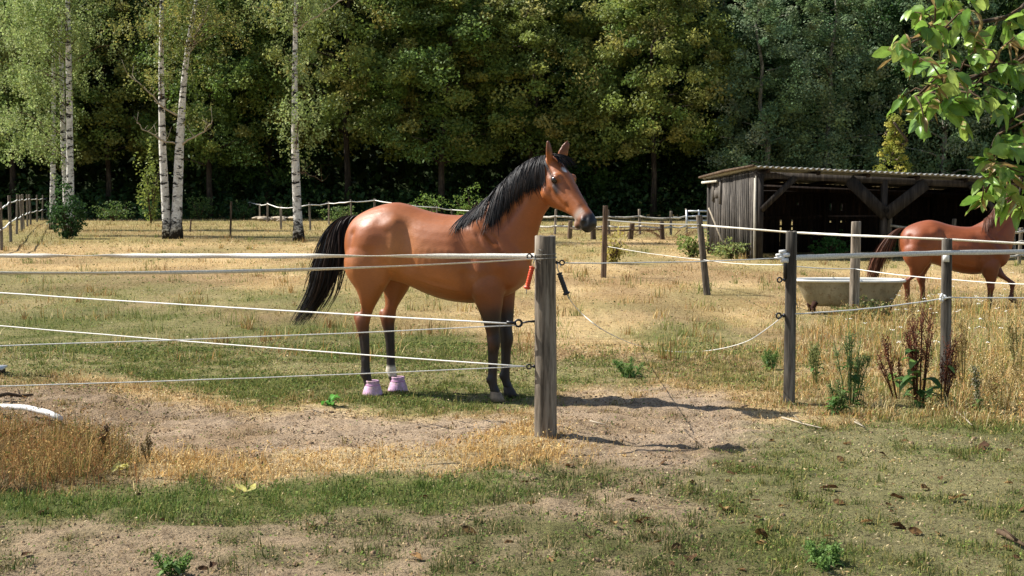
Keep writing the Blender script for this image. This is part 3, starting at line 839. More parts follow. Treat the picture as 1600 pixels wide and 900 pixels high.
# ------------------------------------------------------------------ shed
def build_shed():
    A = at(1183, 303, 34.2); A.z = 0                 # front corner
    B = at(1106, 303, 38.2); B.z = 0                 # back corner of the boarded side
    side = (B - A); depth = side.length; sd = side.normalized()
    fr = Vector((sd.y, -sd.x, 0))                    # along the open front, to the right
    W = 8.2
    root = empty('open_shed', A, math.atan2(fr.y, fr.x), 'dark weathered open-fronted timber shed with corrugated roof', 'shed')
    def zf(x): return 2.24 - .042 * x                # eaves sink a little to the right
    def zr(x, y): return zf(x) - .055 * y
    # boarded side (x = 0 plane, y from 0 to depth)
    n = 27; w = depth / n
    for i in range(n):
        y = (i + .5) * w
        top = zr(0, y) - rnd.uniform(.03, .06); lo = rnd.uniform(-.02, .12)
        mb = MB(); mb.box((rnd.uniform(-.012, .012), y, (top + lo) / 2), (.024, w * rnd.uniform(.66, .97), top - lo), rot=Matrix.Rotation(rnd.uniform(-.012, .012), 3, 'X'), jit=.004)
        mb.build('plank', M['plank'], root)
    for (y, z0, h, ww) in ((2.9, 1.35, .62, .2), (3.15, 1.5, .2, .5), (3.45, 1.4, .5, .16)):
        MB().box((-.03, y, z0 + h / 2), (.022, ww, h), jit=.004).build('patch_board', M['plank'], root)
    MB().box((-.035, .05, 1.0), (.03, .1, 2.08)).build('corner_board', M['rail'], root)
    # other end wall
    for i in range(20):
        w2 = depth / 20; y = (i + .5) * w2; top = zr(W, y) - .03
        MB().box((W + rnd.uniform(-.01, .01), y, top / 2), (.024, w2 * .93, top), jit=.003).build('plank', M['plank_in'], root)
    # back wall with gaps and missing bits
    n = 52; w = W / n
    for i in range(n):
        x = (i + .5) * w; top = zr(x, depth) - .02
        holes = []
        if 1.9 < x < 2.65: holes = [(.62, .69), (.75, .9)] if i % 2 else []
        if 3.35 < x < 4.0: holes = [(.82, .88), (1.15, 1.35)] if i % 2 == 0 else []
        if rnd.random() < .1: holes = holes or [(1.3, 1.36)]
        zs = [-.03]
        for a, b in holes: zs += [a, b]
        zs.append(top)
        for a, b in holes:
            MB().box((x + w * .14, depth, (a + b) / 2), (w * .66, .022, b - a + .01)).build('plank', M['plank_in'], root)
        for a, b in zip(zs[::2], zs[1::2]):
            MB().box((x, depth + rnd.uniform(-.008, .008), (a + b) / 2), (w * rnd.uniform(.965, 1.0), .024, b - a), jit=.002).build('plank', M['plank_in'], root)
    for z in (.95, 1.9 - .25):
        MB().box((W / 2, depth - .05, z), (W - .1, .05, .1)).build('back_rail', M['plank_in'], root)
    # posts, beam, braces
    px_c = 3.28
    for x in (.09, px_c, 6.45):
        MB().box((x, .06, zf(x) / 2 - .12), (.14, .14, zf(x) - .1), jit=.004).build('post', M['beam'], root)
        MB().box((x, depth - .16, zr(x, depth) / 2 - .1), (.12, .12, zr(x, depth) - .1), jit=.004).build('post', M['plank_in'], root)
    mb = MB(); mb.bar((-.05, .06, zf(0) - .17), (W, .06, zf(W) - .17), .1, .16, up=(0, 0, 1)); mb.build('front_beam', M['beam'], root)
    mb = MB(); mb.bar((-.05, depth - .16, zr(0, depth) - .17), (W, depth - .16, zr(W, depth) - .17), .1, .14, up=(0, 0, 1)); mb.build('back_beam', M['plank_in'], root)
    for xa, xb in ((px_c, px_c - .95), (px_c, px_c + 1.05), (.1, .95), (6.45, 5.5), (6.45, 7.4)):
        mb = MB(); mb.bar((xa, -.035, zf(xa) - 1.02), (xb, -.035, zf(xb) - .2), .3 if xa == px_c else .14, .05, up=(0, 1, 0)); mb.build('brace', M['beam'], root)
    for i in range(7):
        x = .25 + i * 1.28
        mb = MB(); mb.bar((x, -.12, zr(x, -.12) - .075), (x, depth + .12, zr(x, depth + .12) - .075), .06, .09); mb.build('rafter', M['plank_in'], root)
    # corrugated sheets, each its own
    pitch = .146; x0 = -.12; x1 = W + .15; k = 0
    sheet_w = pitch * 7
    x = x0
    while x < x1:
        xs = np.arange(0, sheet_w + pitch * .5, pitch / 8)
        off = .006 * (k % 2)
        V = []; Q = []
        m = len(xs)
        ysr = (-.22, depth * .5, depth + .2)
        for dz in (0, -.012):
            for yy in ysr:
                for xx in xs:
                    V.append((x + xx, yy, zr(x + xx, yy) + .012 + off + dz + .024 * math.cos(xx / pitch * 2 * math.pi)))
        S = m * 3
        for r_ in range(2):
            for i in range(m - 1):
                a = r_ * m + i
                Q.append((a, a + 1, a + m + 1, a + m)); Q.append((S + a + m, S + a + m + 1, S + a + 1, S + a))
        for i in range(m - 1):
            Q.append((S + i, S + i + 1, i + 1, i)); a = 2 * m + i; Q.append((a, a + 1, S + a + 1, S + a))
        mb = MB(); mb.add(V, Q); mb.build('corrugated_sheet', M['roof'], root, True)
        x += sheet_w - pitch; k += 1
    mb = MB(); mb.tube([(-.17, -.2, zr(0, 0) + .035), (-.19, depth * .5, zr(0, depth * .5) + .05), (-.17, depth + .22, zr(0, depth) + .03)], [.035, .042, .035], 8, irr=.12)
    mb.build('verge_log', M['brownwood'], root, True)
    mb = MB(); mb.bar((-.1, depth * .72, zr(0, depth) - .085), (-.1, depth + .2, zr(0, depth) - .11), .05, .06); mb.build('verge_batten', M['rail'], root)
M['roof'] = mat_plain('weathered_fibre_cement', srgb('#9a9892'), 0.8, 0.2, 6, 0.35, 0.3)
build_shed()
mb = MB()
q = [(0, 0, 0), (-.25, -.1, .55), (-.45, -.15, 1.2), (-.5, -.15, 1.3)]
pA = onG(1130, 402)
mb.tube([pA + Vector((.45, -.6, 0)), pA + Vector((-.1, -.4, .45)), pA + Vector((-.42, -.3, 1.25))], [.03, .028, .02], 6)
tag(mb.build('dead_branch', M['twig_pale'], None, True), 'bare pale branch leaning against the shed\'s boarded side', 'branch')

# ------------------------------------------------------------------ fence posts, insulators, ropes
def log_post(p, top, r, mat, lean=(0, 0), n=14, square=False):
    """a round or split post with a rough top, in local coordinates"""
    V = []; Q = []; T = []
    zs = [-.15, 0, .12, .3, .5, .7, .9, 1.0]
    ph = rnd.uniform(0, 9)
    for i, t in enumerate(zs):
        z = t * top if t > 0 else t
        for k in range(n):
            a = 2 * math.pi * k / n
            rr = r * (1.06 - .08 * max(t, 0)) * (1 + .05 * math.sin(a * 2 + ph) + .035 * math.sin(a * 5 + ph * 2 + z * 1.5)) * (1 + rnd.uniform(-.02, .02))
            if square: rr *= 1.12 / max(abs(math.cos(a + .4)), abs(math.sin(a + .4))) * .85
            zz = z + (rnd.uniform(-.008, .008) if t == 1 else 0)
            V.append((math.cos(a) * rr + lean[0] * max(t, 0), math.sin(a) * rr + lean[1] * max(t, 0), zz))
    m = len(zs)
    for i in range(m - 1):
        for k in range(n):
            Q.append((i * n + k, i * n + (k + 1) % n, (i + 1) * n + (k + 1) % n, (i + 1) * n + k))
    # bevelled rim and a checked end grain
    for rr, dz in ((.9, .008), (.45, .003)):
        for k in range(n):
            a = 2 * math.pi * k / n
            V.append((math.cos(a) * r * rr + lean[0], math.sin(a) * r * rr + lean[1], top + dz + rnd.uniform(-.004, .004)))
    for i in (m - 1, m):
        for k in range(n):
            Q.append((i * n + k, i * n + (k + 1) % n, (i + 1) * n + (k + 1) % n, (i + 1) * n + k))
    c = len(V); V.append((lean[0], lean[1], top + .002))
    for k in range(n): T.append((c, (m + 1) * n + k, (m + 1) * n + (k + 1) % n))
    mb = MB(); mb.add(V, Q, T)
    return mb.mesh('post_wood', mat, True)
def near_post(px, py, top_py, r, mat, label, lean=(0, 0), square=False):
    p = onG(px, py)
    top = (CAM_H - (top_py - 303) / F_PX * p.y) - p.z
    root = empty('fence_post', p, 0, label, 'fence post', 'posts of the electric fence')
    obj('post_wood', log_post(p, top, r, mat, lean, square=square), root)
    return root, p, top
def ring_insulator(root, loc, d, name='insulator', mat=None, s=1.0):
    """screw-in ring: a shank out of the wood and a ring holding the rope"""
    mat = mat or M['black']
    d = Vector(d).normalized(); mb = MB(); l = Vector(loc)
    mb.tube([l, l + d * .045 * s], .008 * s, 8)
    mb.tube([l + d * .012 * s, l + d * .024 * s], .016 * s, 10)
    c = l + d * .062 * s; u = Vector((0, 0, 1)); w = d.cross(u).normalized()
    mb.tube([c + (d * math.cos(a) + u * math.sin(a)) * .02 * s for a in [2 * math.pi * i / 12 for i in range(13)]], .007 * s, 6)
    mb.build(name, mat, root, True)
def rope_pts(ctrl, n=14, sag=0.0):
    pts = []
    for i in range(len(ctrl) - 1):
        a, b = Vector(ctrl[i]), Vector(ctrl[i + 1])
        for j in range(n):
            t = j / n
            p = a.lerp(b, t); p.z -= sag * 4 * t * (1 - t); pts.append(p)
    pts.append(Vector(ctrl[-1]))
    return pts
def rope(ctrl, r, label, sag=0.0, name='fence_rope', mat=None, n=14, group='white ropes of the electric fence'):
    mb = MB(); pts = rope_pts(ctrl, n, sag)
    if r < .006:
        pts = [p + Vector((0, 0, rnd.uniform(-.0015, .0015))) for p in pts]
    mb.tube(pts, r, 6)
    o = mb.build(name, mat or M['rope'], None, True)
    return tag(o, label, 'rope', group)
def tape(ctrl, w, label, sag=0.0, twists=(), n=40, name='fence_tape', base=0.0):
    """flat woven tape; twists = list of (t, angle) keys along it"""
    pts = rope_pts(ctrl, n, sag); m = len(pts)
    keys = sorted([(0, base)] + list(twists) + [(1, (twists[-1][1] if twists else base))])
    V = []; Q = []
    for i, p in enumerate(pts):
        t = i / (m - 1)
        for (t0, a0), (t1, a1) in zip(keys, keys[1:]):
            if t0 <= t <= t1: break
        u = (t - t0) / max(1e-6, t1 - t0); u = u * u * (3 - 2 * u); ang = a0 + (a1 - a0) * u
        tg = (pts[min(i + 1, m - 1)] - pts[max(0, i - 1)]).normalized()
        up = Vector((0, 0, 1)); up = (up - tg * up.dot(tg)).normalized(); sd = tg.cross(up)
        a = up * math.cos(ang) + sd * math.sin(ang); b = tg.cross(a)
        ww = w / 2 * (1 + .06 * math.sin(i * .9))
        for ca, cb in ((1, 1), (-1, 1), (-1, -1), (1, -1)):
            V.append(p + a * ww * ca + b * .0012 * cb)
    for i in range(m - 1):
        for k in range(4):
            Q.append((i * 4 + k, i * 4 + (k + 1) % 4, (i + 1) * 4 + (k + 1) % 4, (i + 1) * 4 + k))
    Q += [(0, 1, 2, 3), ((m - 1) * 4 + 3, (m - 1) * 4 + 2, (m - 1) * 4 + 1, (m - 1) * 4)]
    mb = MB(); mb.add([tuple(v) for v in V], Q)
    return tag(mb.build(name, M['tape'], None, True), label, 'tape', 'flat tapes of the electric fence')

# gate post in front of the bay horse
rA, pA, topA = near_post(852, 678, 370, .066, M['post'], 'stout round grey post before the bay horse\'s chest, at the gateway')
YA = pA.y
def zat(py, Y): return CAM_H - (py - 303) / F_PX * Y
for py_, dx in ((400, -.06), (573, -.062)):
    ring_insulator(rA, (dx, -.015, zat(py_, YA) - pA.z), (-1, -.25, 0), s=.75)
# long-arm insulator reaching left
mb = MB(); za = zat(505, YA) - pA.z
mb.tube([(-.05, 0, za + .012), (-.11, -.01, za + .01), (-.16, -.015, za)], [.009, .006, .006], 8)
mb.tube([Vector((-.175, -.015, za)) + Vector((math.cos(a) * .022, 0, math.sin(a) * .022)) for a in [2 * math.pi * i / 12 for i in range(13)]], .008, 6)
mb.tube([(-.19, -.015, za), (-.25, -.02, za + .006)], .011, 8)
mb.build('arm_insulator', M['black'], rA, True)
ring_insulator(rA, (.06, -.01, zat(410, YA) - pA.z), (1, -.2, 0), s=.75)
mb = MB()   # wire wrapped about the post
zz = zat(403, YA) - pA.z
mb.tube([Vector((math.cos(a) * .071, math.sin(a) * .071, zz - .02 + a * .004)) for a in [i * .4 for i in range(32)]], .0025, 4)
mb.tube([(-.02, -.07, zz + .02), (-.05, -.085, zz + .06), (-.02, -.09, zz + .05)], .0025, 4)
mb.build('wire_wrap', M['wire'], rA, True)

def handle(px, py, Y, ang, mat, label, L=.2):
    """gate handle: hook, flange, ribbed grip, end flange"""
    p = at(px, py, Y)
    root = empty('gate_handle', p, 0, label, 'gate handle', 'electric gate handles')
    root.rotation_euler = (0, ang, 0)
    g = MB()
    prof = [(.0, -.02), (.018, -.02), (.02, -.026), (.012, -.034)]
    z = -.034
    for i in range(7):
        prof += [(.0155, z - .004), (.0165, z - .011), (.014, z - .0165)]; z -= .0165
    prof += [(.024, z - .004), (.024, z - .012), (.012, z - .02), (0, z - .02)]
    g.lathe(prof, 14); g.build('grip', mat, root, True)
    h = MB(); h.tube([(0, 0, -.02), (0, 0, .02), (.012, 0, .04), (.024, 0, .028), (.022, 0, .012)], .0035, 6); h.build('hook', M['steel'], root, True)
    e = MB(); e.tube([(0, 0, z - .018), (.004, 0, z - .05)], .003, 6); e.build('tail_wire', M['wire'], root, True)
    return root
handle(833, 412, YA - .03, R(14), M['orange'], 'orange gate handle hanging against the bay horse\'s chest')
handle(872, 422, YA - .03, R(-20), M['black'], 'black gate handle hanging right of the gate post')

# posts to the right
rB, pB, topB = near_post(1233, 630, 363, .042, M['post_dark'], 'thin dark split post across the gateway from the stout grey post', square=True)
YB = pB.y
rC, pC, topC = near_post(1477, 606, 374, .044, M['post_dark'], 'dark split post beside the tall red dock weed', (-.01, 0), square=True)
YC = pC.y
rD, pD, topD = near_post(1334, 500, 347, .062, M['post'], 'round brown-grey post standing before the bathtub', (.01, 0))
rE, pE, topE = near_post(1105, 461, 337, .05, M['post'], 'crooked leaning grey post in mid-paddock, left of the shed', (-.14, 0))
rF, pF, topF = near_post(943, 434, 322, .05, M['brownwood'], 'straight brown post right of the bay horse\'s muzzle', (.03, 0))
pL1 = Vector((-3.75, 7.9, gz1(-3.75, 7.9)))       # posts just outside the frame carry the ropes' other ends
pL2 = Vector((-5.2, 12.6, gz1(-5.2, 12.6)))
for p, lab in ((pL1, 'grey post carrying the near ropes beyond the picture edge'), (pL2, 'grey post carrying the farther ropes beyond the picture edge')):
    r_ = empty('fence_post', p, 0, lab, 'fence post', 'posts of the electric fence')
    obj('post_wood', log_post(p, 1.3, .055, M['post']), r_)
pR = Vector((6.6, 13.6, gz1(6.6, 13.6)))
r_ = empty('fence_post', pR, 0, 'grey post holding the right-hand tapes beyond the picture edge', 'fence post', 'posts of the electric fence')
obj('post_wood', log_post(pR, 1.3, .05, M['post_dark']), r_)
ring_insulator(rB, (-.035, -.01, zat(437, YB) - pB.z), (-1, -.2, 0), s=.9)
ring_insulator(rB, (-.035, -.01, zat(493, YB) - pB.z), (-1, -.3, 0), s=1.0)
mb = MB(); zz = zat(402, YB) - pB.z            # white gate anchor, a cluster of lobes
for dx, dz, r in ((-.05, .02, .022), (-.09, .0, .02), (-.06, -.022, .024), (-.1, .018, .015), (-.075, .045, .016)):
    mb.tube([(dx - .02, -.03, zz + dz), (dx + .03, -.02, zz + dz)], [r * .7, r], 9)
mb.tube([(-.03, -.01, zz), (-.13, -.03, zz - .005)], .008, 8)
mb.build('gate_anchor', M['whitepl'], rB, True)
MB().box((-.045, -.006, zat(415, YB) - pB.z), (.02, .05, .2)).build('anchor_plate', M['black'], rB)
MB().box((-.03, -.045, zat(402, YC) - pC.z), (.05, .03, .075), jit=.004).build('tape_clamp', M['whitepl'], rC)
ring_insulator(rC, (-.03, -.03, zat(464, YC) - pC.z), (-.6, -1, 0), mat=M['whitepl'], s=1.5)

# ropes and tapes, left side: two runs meet at the gate post
zA = lambda py: zat(py, YA)
def endL(px, py, Y, k=1.12):                      # carry a run on past the frame edge
    return at(px, py, Y)
tA = Vector((pA.x - .07, YA - .03, zA(400)))
tape([(pL2.x, pL2.y, zat(400, 12.5)), tA], .036, 'wide twisted top tape running across the bay horse\'s belly',
     .0, twists=[(.10, .5), (.22, .2), (.32, 1.45), (.42, .15), (.5, .05), (.56, .3), (.62, -.1), (.68, .05), (.74, .9), (.79, 1.35), (.9, .4), (.97, .2)], n=120)
tape([(pL1.x, pL1.y, 1.17), (pA.x - .07, YA - .035, zA(404))], .022, 'narrow slack white tape sagging just under the top tape', .045, twists=[(.3, .9), (.5, .2), (.8, 1.2)], n=80)
rope([(pL2.x, pL2.y, zat(450, 12.6)), (pA.x - .19, YA - .015, zA(506))], .0058, 'thick white rope slanting down to the long black insulator', .01)
rope([(pL1.x, pL1.y, zat(548, 7.9)), (pA.x - .18, YA - .015, zA(508))], .0036, 'thin white rope rising to the long black insulator', .012)
rope([(pL2.x, pL2.y, zat(500, 12.6)), (pA.x - .13, YA - .025, zA(573))], .0048, 'white rope slanting down to the post\'s lowest insulator', .012)
rope([(pL1.x, pL1.y, zat(611, 7.9)), (pA.x - .13, YA - .025, zA(573))], .0033, 'thin lowest rope rising faintly over the green strip', .012)
# gateway and right side
rope([(pA.x + .12, YA - .02, zA(411)), (pB.x - .12, YB - .03, zat(403, YB))], .0042, 'thin rope strung straight across the gateway between the two gate posts', .01)
slack = [at(884, 458, YA), at(905, 486, 9.7), at(950, 520, 9.9), onG(1000, 545) + Vector((0, 0, .03)), onG(1060, 553) + Vector((0, 0, .02)), onG(1110, 552) + Vector((0, 0, .03)), at(1160, 536, 10.6), at(1195, 516, YB - .05), at(1222, 495, YB - .02)]
dens = []
for i in range(len(slack) - 1):
    for j in range(6):
        a, b, c, d = slack[max(0, i - 1)], slack[i], slack[i + 1], slack[min(len(slack) - 1, i + 2)]; t = j / 6
        dens.append(.5 * ((2 * b) + (c - a) * t + (2 * a - 5 * b + 4 * c - d) * t * t + (3 * b - a - 3 * c + d) * t ** 3))
dens.append(slack[-1])
mb = MB(); mb.tube(dens, .003, 6)
tag(mb.build('fence_rope', M['rope'], None, True), 'slack open gate rope drooping to the straw from the black handle', 'rope', 'white ropes of the electric fence')
rope([tuple(at(950, 344, pF.y - .06)), tuple(at(1092, 351, pE.y - .06)), ], .012, 'thin upper line between the straight brown post and leaning post', .02, mat=M['wire'])
rope([tuple(at(950, 385, pF.y - .06)), tuple(at(1100, 406, pE.y - .06)), tuple(at(1222, 414, 14)), ], .0042, 'lower line running behind the gateway past the leaning post', .02)
tape([tuple(at(1096, 352, pE.y - .07)), tuple(at(1234, 363, 19.4)), tuple(at(1334, 368, pD.y - .07)), tuple(at(1478, 374, 16.5)), tuple(at(1640, 383, 15.5))], .030,
     'bright white tape stretched from the leaning post across the shed', .0, twists=[(.2, .5), (.45, -.2), (.7, .5)], n=30)
tape([(pB.x + .03, YB - .045, zat(402, YB)), (pC.x, YC - .06, zat(394, YC)), (pR.x, pR.y, zat(392, 13.4))], .04, 'grey wide tape between the two dark split posts', .0, twists=[(.2, .1), (.5, -.15), (.8, .1)], n=40)
rope([tuple(at(1222, 414, 14)), tuple(at(1335, 420, pD.y - .07)), tuple(at(1490, 437, 15.5)), tuple(at(1660, 445, 14.5))], .006, 'thin rope passing behind the dark posts above the bathtub', .015)
rope([(pB.x + .03, YB - .03, zat(490, YB)), (pC.x, YC - .06, zat(464, YC)), (pR.x, pR.y, zat(458, 13.6))], .0055, 'lowest white rope between the two dark split posts', .02)
mb = MB(); mb.tube([(pB.x - .04, YB, zat(437, YB)), (pB.x + .05, YB - .05, zat(480, YB)), (pB.x + .32, YB - .02, zat(498, YB))], .002, 4)
tag(mb.build('loose_wire', M['wire'], None, True), 'loose thin wire hanging off the dark split gateway post', 'wire')

# ------------------------------------------------------------------ far fences
def far_fence(name, posts, ropes, label, group=None, rmat='rail', pmat='post', r=.05, rr=.022):
    """posts: (px, base_py, top_py); ropes: list of height fractions joined post to post"""
    P = []
    root = empty(name, G(posts[0][0], posts[0][1]), 0, label, 'fence', group); o = Vector(root.location)
    for px, b, t in posts:
        p = onG(px, b); h = CAM_H - (t - 303) / F_PX * p.y - p.z
        lean = (rnd.uniform(-.06, .06), rnd.uniform(-.06, .06))
        obj('post', log_post(p, h, r * rnd.uniform(.8, 1.2), M[pmat], lean, n=8), root, p - o)
        P.append((p, h, lean))
    for fr in ropes:
        for (p, h, l), (p2, h2, l2) in zip(P, P[1:]):
            a = p + Vector((l[0] * fr, l[1] * fr - r, h * fr)); b = p2 + Vector((l2[0] * fr, l2[1] * fr - r, h2 * fr))
            mb = MB(); pts = [a.lerp(b, t) - Vector((0, 0, .05 * 4 * t * (1 - t) * rnd.uniform(.3, 1.3))) - o for t in (0, .25, .5, .75, 1)]
            mb.tube(pts, [rr * rnd.uniform(.7, 1.15) for _ in pts], 6); mb.build('rope' if rmat == 'rope' else 'rail', M[rmat], root, True)
    return root
far_fence('post_and_rope_fence', [(374, 338, 316), (392, 342, 314), (406, 345, 318), (418, 347, 316), (439, 358, 322), (485, 360, 317), (514, 351, 315), (549, 352, 312), (585, 350, 310), (640, 352, 318), (684, 352, 322), (707, 350, 326), (790, 352, 328)],
          [.93], 'uneven stake fence with sagging white rope before the dark wood', rmat='rope', rr=.026)
far_fence('receding_fence', [(-40, 402, 308), (3, 391, 316), (17, 378, 306), (26, 366, 304), (34, 362, 305), (37, 358, 304), (43, 354, 304), (48, 351, 304), (58, 347, 305), (66, 344, 305), (73, 341, 305)],
          [.86, .42], 'weathered post fence with pale rails receding towards the birches', rmat='rope', rr=.026)
far_fence('pole_rail_fence', [(835, 364, 328), (867, 366, 327), (952, 366, 328), (1000, 366, 327), (1048, 367, 330), (1073, 366, 326)],
          [.72, .33], 'pale pole fence behind the bay horse\'s muzzle, running to the shed', rr=.042)
far_fence('stump_fence', [(890, 373, 345), (927, 374, 345), (985, 374, 349), (1035, 374, 346)], [.6], 'low brown stakes below the pale pole fence', rmat='brownwood', pmat='brownwood', r=.08, rr=.03)
far_fence('paddock_rail', [(1388, 402, 338), (1487, 402, 342), (1585, 402, 345), (1650, 402, 346)], [.78], 'thin pale rail on grey posts behind the chestnut horse', rr=.03)
far_fence('white_rail_fence', [(1560, 414, 352), (1592, 412, 356), (1640, 412, 356)], [.9, .62, .25], 'white rail fence glimpsed right of the chestnut horse\'s chest', rr=.035)
# steel field gate by the shed
g0 = G(1073, 367); g1 = G(1112, 367)
gt = empty('field_gate', g0, 0, 'pale tubular steel gate beside the shed\'s back corner', 'gate')
for py in (330, 338, 345, 356):
    mb = MB(); a = at(1073, py, g0.y); b = at(1112, py, g1.y); mb.tube([a - g0, b - g0], .035, 8); mb.build('rail', M['steel'], gt, True)
for px in (1073, 1092, 1112):
    mb = MB(); mb.tube([at(px, 328, g0.y) - g0, at(px, 362, g0.y) - g0], .04, 8); mb.build('upright', M['steel'], gt, True)
# lone stakes
for px, b, t, lab in ((360, 371, 315, 'lone thin stake in the straw right of the twin birches'), (297, 362, 343, 'short stump stake right behind the twin birches')):
    p = onG(px, b); h = CAM_H - (t - 303) / F_PX * p.y - p.z
    tag(obj('stake', log_post(p, h, .035, M['brownwood'], (.05, 0), n=8), None, p), lab, 'stake', 'lone stakes')

# ------------------------------------------------------------------ bathtub trough
def build_tub():
    p = onG(1326, 489); k = F_PX / p.y
    root = empty('bathtub_trough', p, R(-5), 'old cream enamel bathtub used as a drinking trough', 'bathtub')
    Lh, Wh, Ht = .74, .36, zat(437, p.y) - p.z
    def ring(l, w, z, n=40, e=.55, sh=0.0):
        out = []
        for i in range(n):
            a = 2 * math.pi * i / n; c, s = math.cos(a), math.sin(a)
            # head end rounder, foot end squarer
            ee = .75 if c < 0 else .5
            out.append((l * math.copysign(abs(c) ** ee, c) + sh, w * math.copysign(abs(s) ** .7, s), z))
        return out
    def skin(rings, name, mat, closed_end=True):
        n = len(rings[0]); V = sum(rings, []); Q = []; T = []
        for i in range(len(rings) - 1):
            for j in range(n):
                Q.append((i * n + j, i * n + (j + 1) % n, (i + 1) * n + (j + 1) % n, (i + 1) * n + j))
        if closed_end:
            c = len(V); V.append((0, 0, rings[-1][0][2]))
            for j in range(n): T.append((c, (len(rings) - 1) * n + j, (len(rings) - 1) * n + (j + 1) % n))
        mb = MB(); mb.add(V, Q, T); return mb.build(name, mat, root, True)
    b = .09
    skin([ring(Lh - .03, Wh - .025, Ht - .012), ring(Lh - .06, Wh - .045, Ht - .08), ring(Lh - .11, Wh - .07, Ht * .6), ring(Lh - .17, Wh - .1, b + .06), ring(Lh - .24, Wh - .15, b + .01), ring(Lh - .4, Wh - .25, b)], 'shell', M['tub'])
    skin([ring(Lh - .045, Wh - .04, Ht - .004), ring(Lh - .08, Wh - .065, Ht - .08), ring(Lh - .13, Wh - .09, Ht * .6), ring(Lh - .2, Wh - .13, b + .08), ring(Lh - .3, Wh - .18, b + .03)], 'basin', M['enamel'])
    skin([ring(Lh - .045, Wh - .04, Ht - .002), ring(Lh - .03, Wh - .025, Ht + .012), ring(Lh - .005, Wh - .005, Ht + .01), ring(Lh, Wh, Ht - .008), ring(Lh - .012, Wh - .012, Ht - .022), ring(Lh - .035, Wh - .03, Ht - .016)], 'rim', M['enamel'], False)
    skin([ring(Lh - .11, Wh - .08, Ht - .12)], 'water', M['water'])
    for sx in (-1, 1):
        for sy in (-1, 1):
            mb = MB(); x, y = sx * (Lh - .27), sy * (Wh - .17)
            mb.tube([(x, y, b + .06), (x + sx * .03, y + sy * .03, b), (x + sx * .015, y + sy * .02, .035), (x + sx * .04, y + sy * .035, -.03)], [.04, .035, .025, .032], 8)
            mb.build('foot', M['rust'], root, True)
M['enamel'] = mat_plain('white_enamel', srgb('#d6d3c8'), 0.3, 0.5, 8, 0.12, 0.02)
def mat_tub():
    m, nt, out = new_mat('stained_cream_enamel')
    a = noise(nt, 5, 5, .7, stretch=(1, 1, .5)); b = noise(nt, 16, 5, .7)
    c = ramp(nt, a, [(.3, srgb('#665d48')), (.5, srgb('#8c8268')), (.7, srgb('#a0967c'))])
    c = mixc(nt, c, srgb('#6b5236'), ramp(nt, b, [(.54, (0, 0, 0)), (.68, (.85,) * 3)]))
    principled(nt, out, c, .55, .35, b, .15, .004)
    return m
M['tub'] = mat_tub()
M['rust'] = mat_plain('rusty_iron', srgb('#3b2419'), 0.9, 0.2, 30, 0.5, 0.6)
def mat_water():
    m, nt, out = new_mat('trough_water')
    principled(nt, out, srgb('#39423a'), .05, .5, noise(nt, 14, 3), .05, .01)
    return m
M['water'] = mat_water()
build_tub()

# ------------------------------------------------------------------ horses
def ring_pts(c, A, B, w, hu, hd, n=22, e=0.9, ew=1.0):
    out = []
    for k in range(n):
        a = 2 * math.pi * k / n; cs, sn = math.cos(a), math.sin(a)
        out.append(c + A * (w * math.copysign(abs(cs) ** e, cs)) + B * ((hu if sn > 0 else hd) * math.copysign(abs(sn) ** ew, sn)))
    return out
def loft(bm, rings):
    vs = [[bm.verts.new(p) for p in r] for r in rings]
    n = len(vs[0])
    for a, b in zip(vs, vs[1:]):
        for k in range(n): bm.faces.new((a[k], a[(k + 1) % n], b[(k + 1) % n], b[k]))
    for r, flip in ((vs[0], True), (vs[-1], False)):
        c = bm.verts.new(sum((v.co for v in r), Vector()) / n)
        for k in range(n):
            f = (c, r[k], r[(k + 1) % n])
            bm.faces.new(f if not flip else f[::-1])
def hair_mesh(name, paths, mat, cols, w0=.012, taper=1.0):
    V = []; Q = []; C = []
    n = 0
    for pts, col_ in zip(paths, cols):
        m = len(pts); w = w0 * rnd.uniform(.6, 1.4); ang = rnd.uniform(-.9, .9)
        for i, p in enumerate(pts):
            tg = (pts[min(i + 1, m - 1)] - pts[max(0, i - 1)]).normalized()
            s = tg.cross(Vector((0.15, 1, 0)))
            if s.length < 1e-3: s = Vector((1, 0, 0))
            s.normalize(); s = Quaternion(tg, ang) @ s; nn = tg.cross(s)
            t = i / (m - 1); ww = w * (0.55 + .9 * t if t < .35 else .87 * (1 - ((t - .35) / .65) ** 1.8 * taper)) * .5 + .0006
            V += [p - s * ww, p + nn * ww * .45, p + s * ww]; C += [col_] * 3
        for i in range(m - 1):
            b = n + i * 3
            Q += [(b, b + 1, b + 4, b + 3), (b + 1, b + 2, b + 5, b + 4)]
        n += m * 3
    return mesh_np(name, [tuple(v) for v in V], np.array(Q), mat, np.array(C), True)

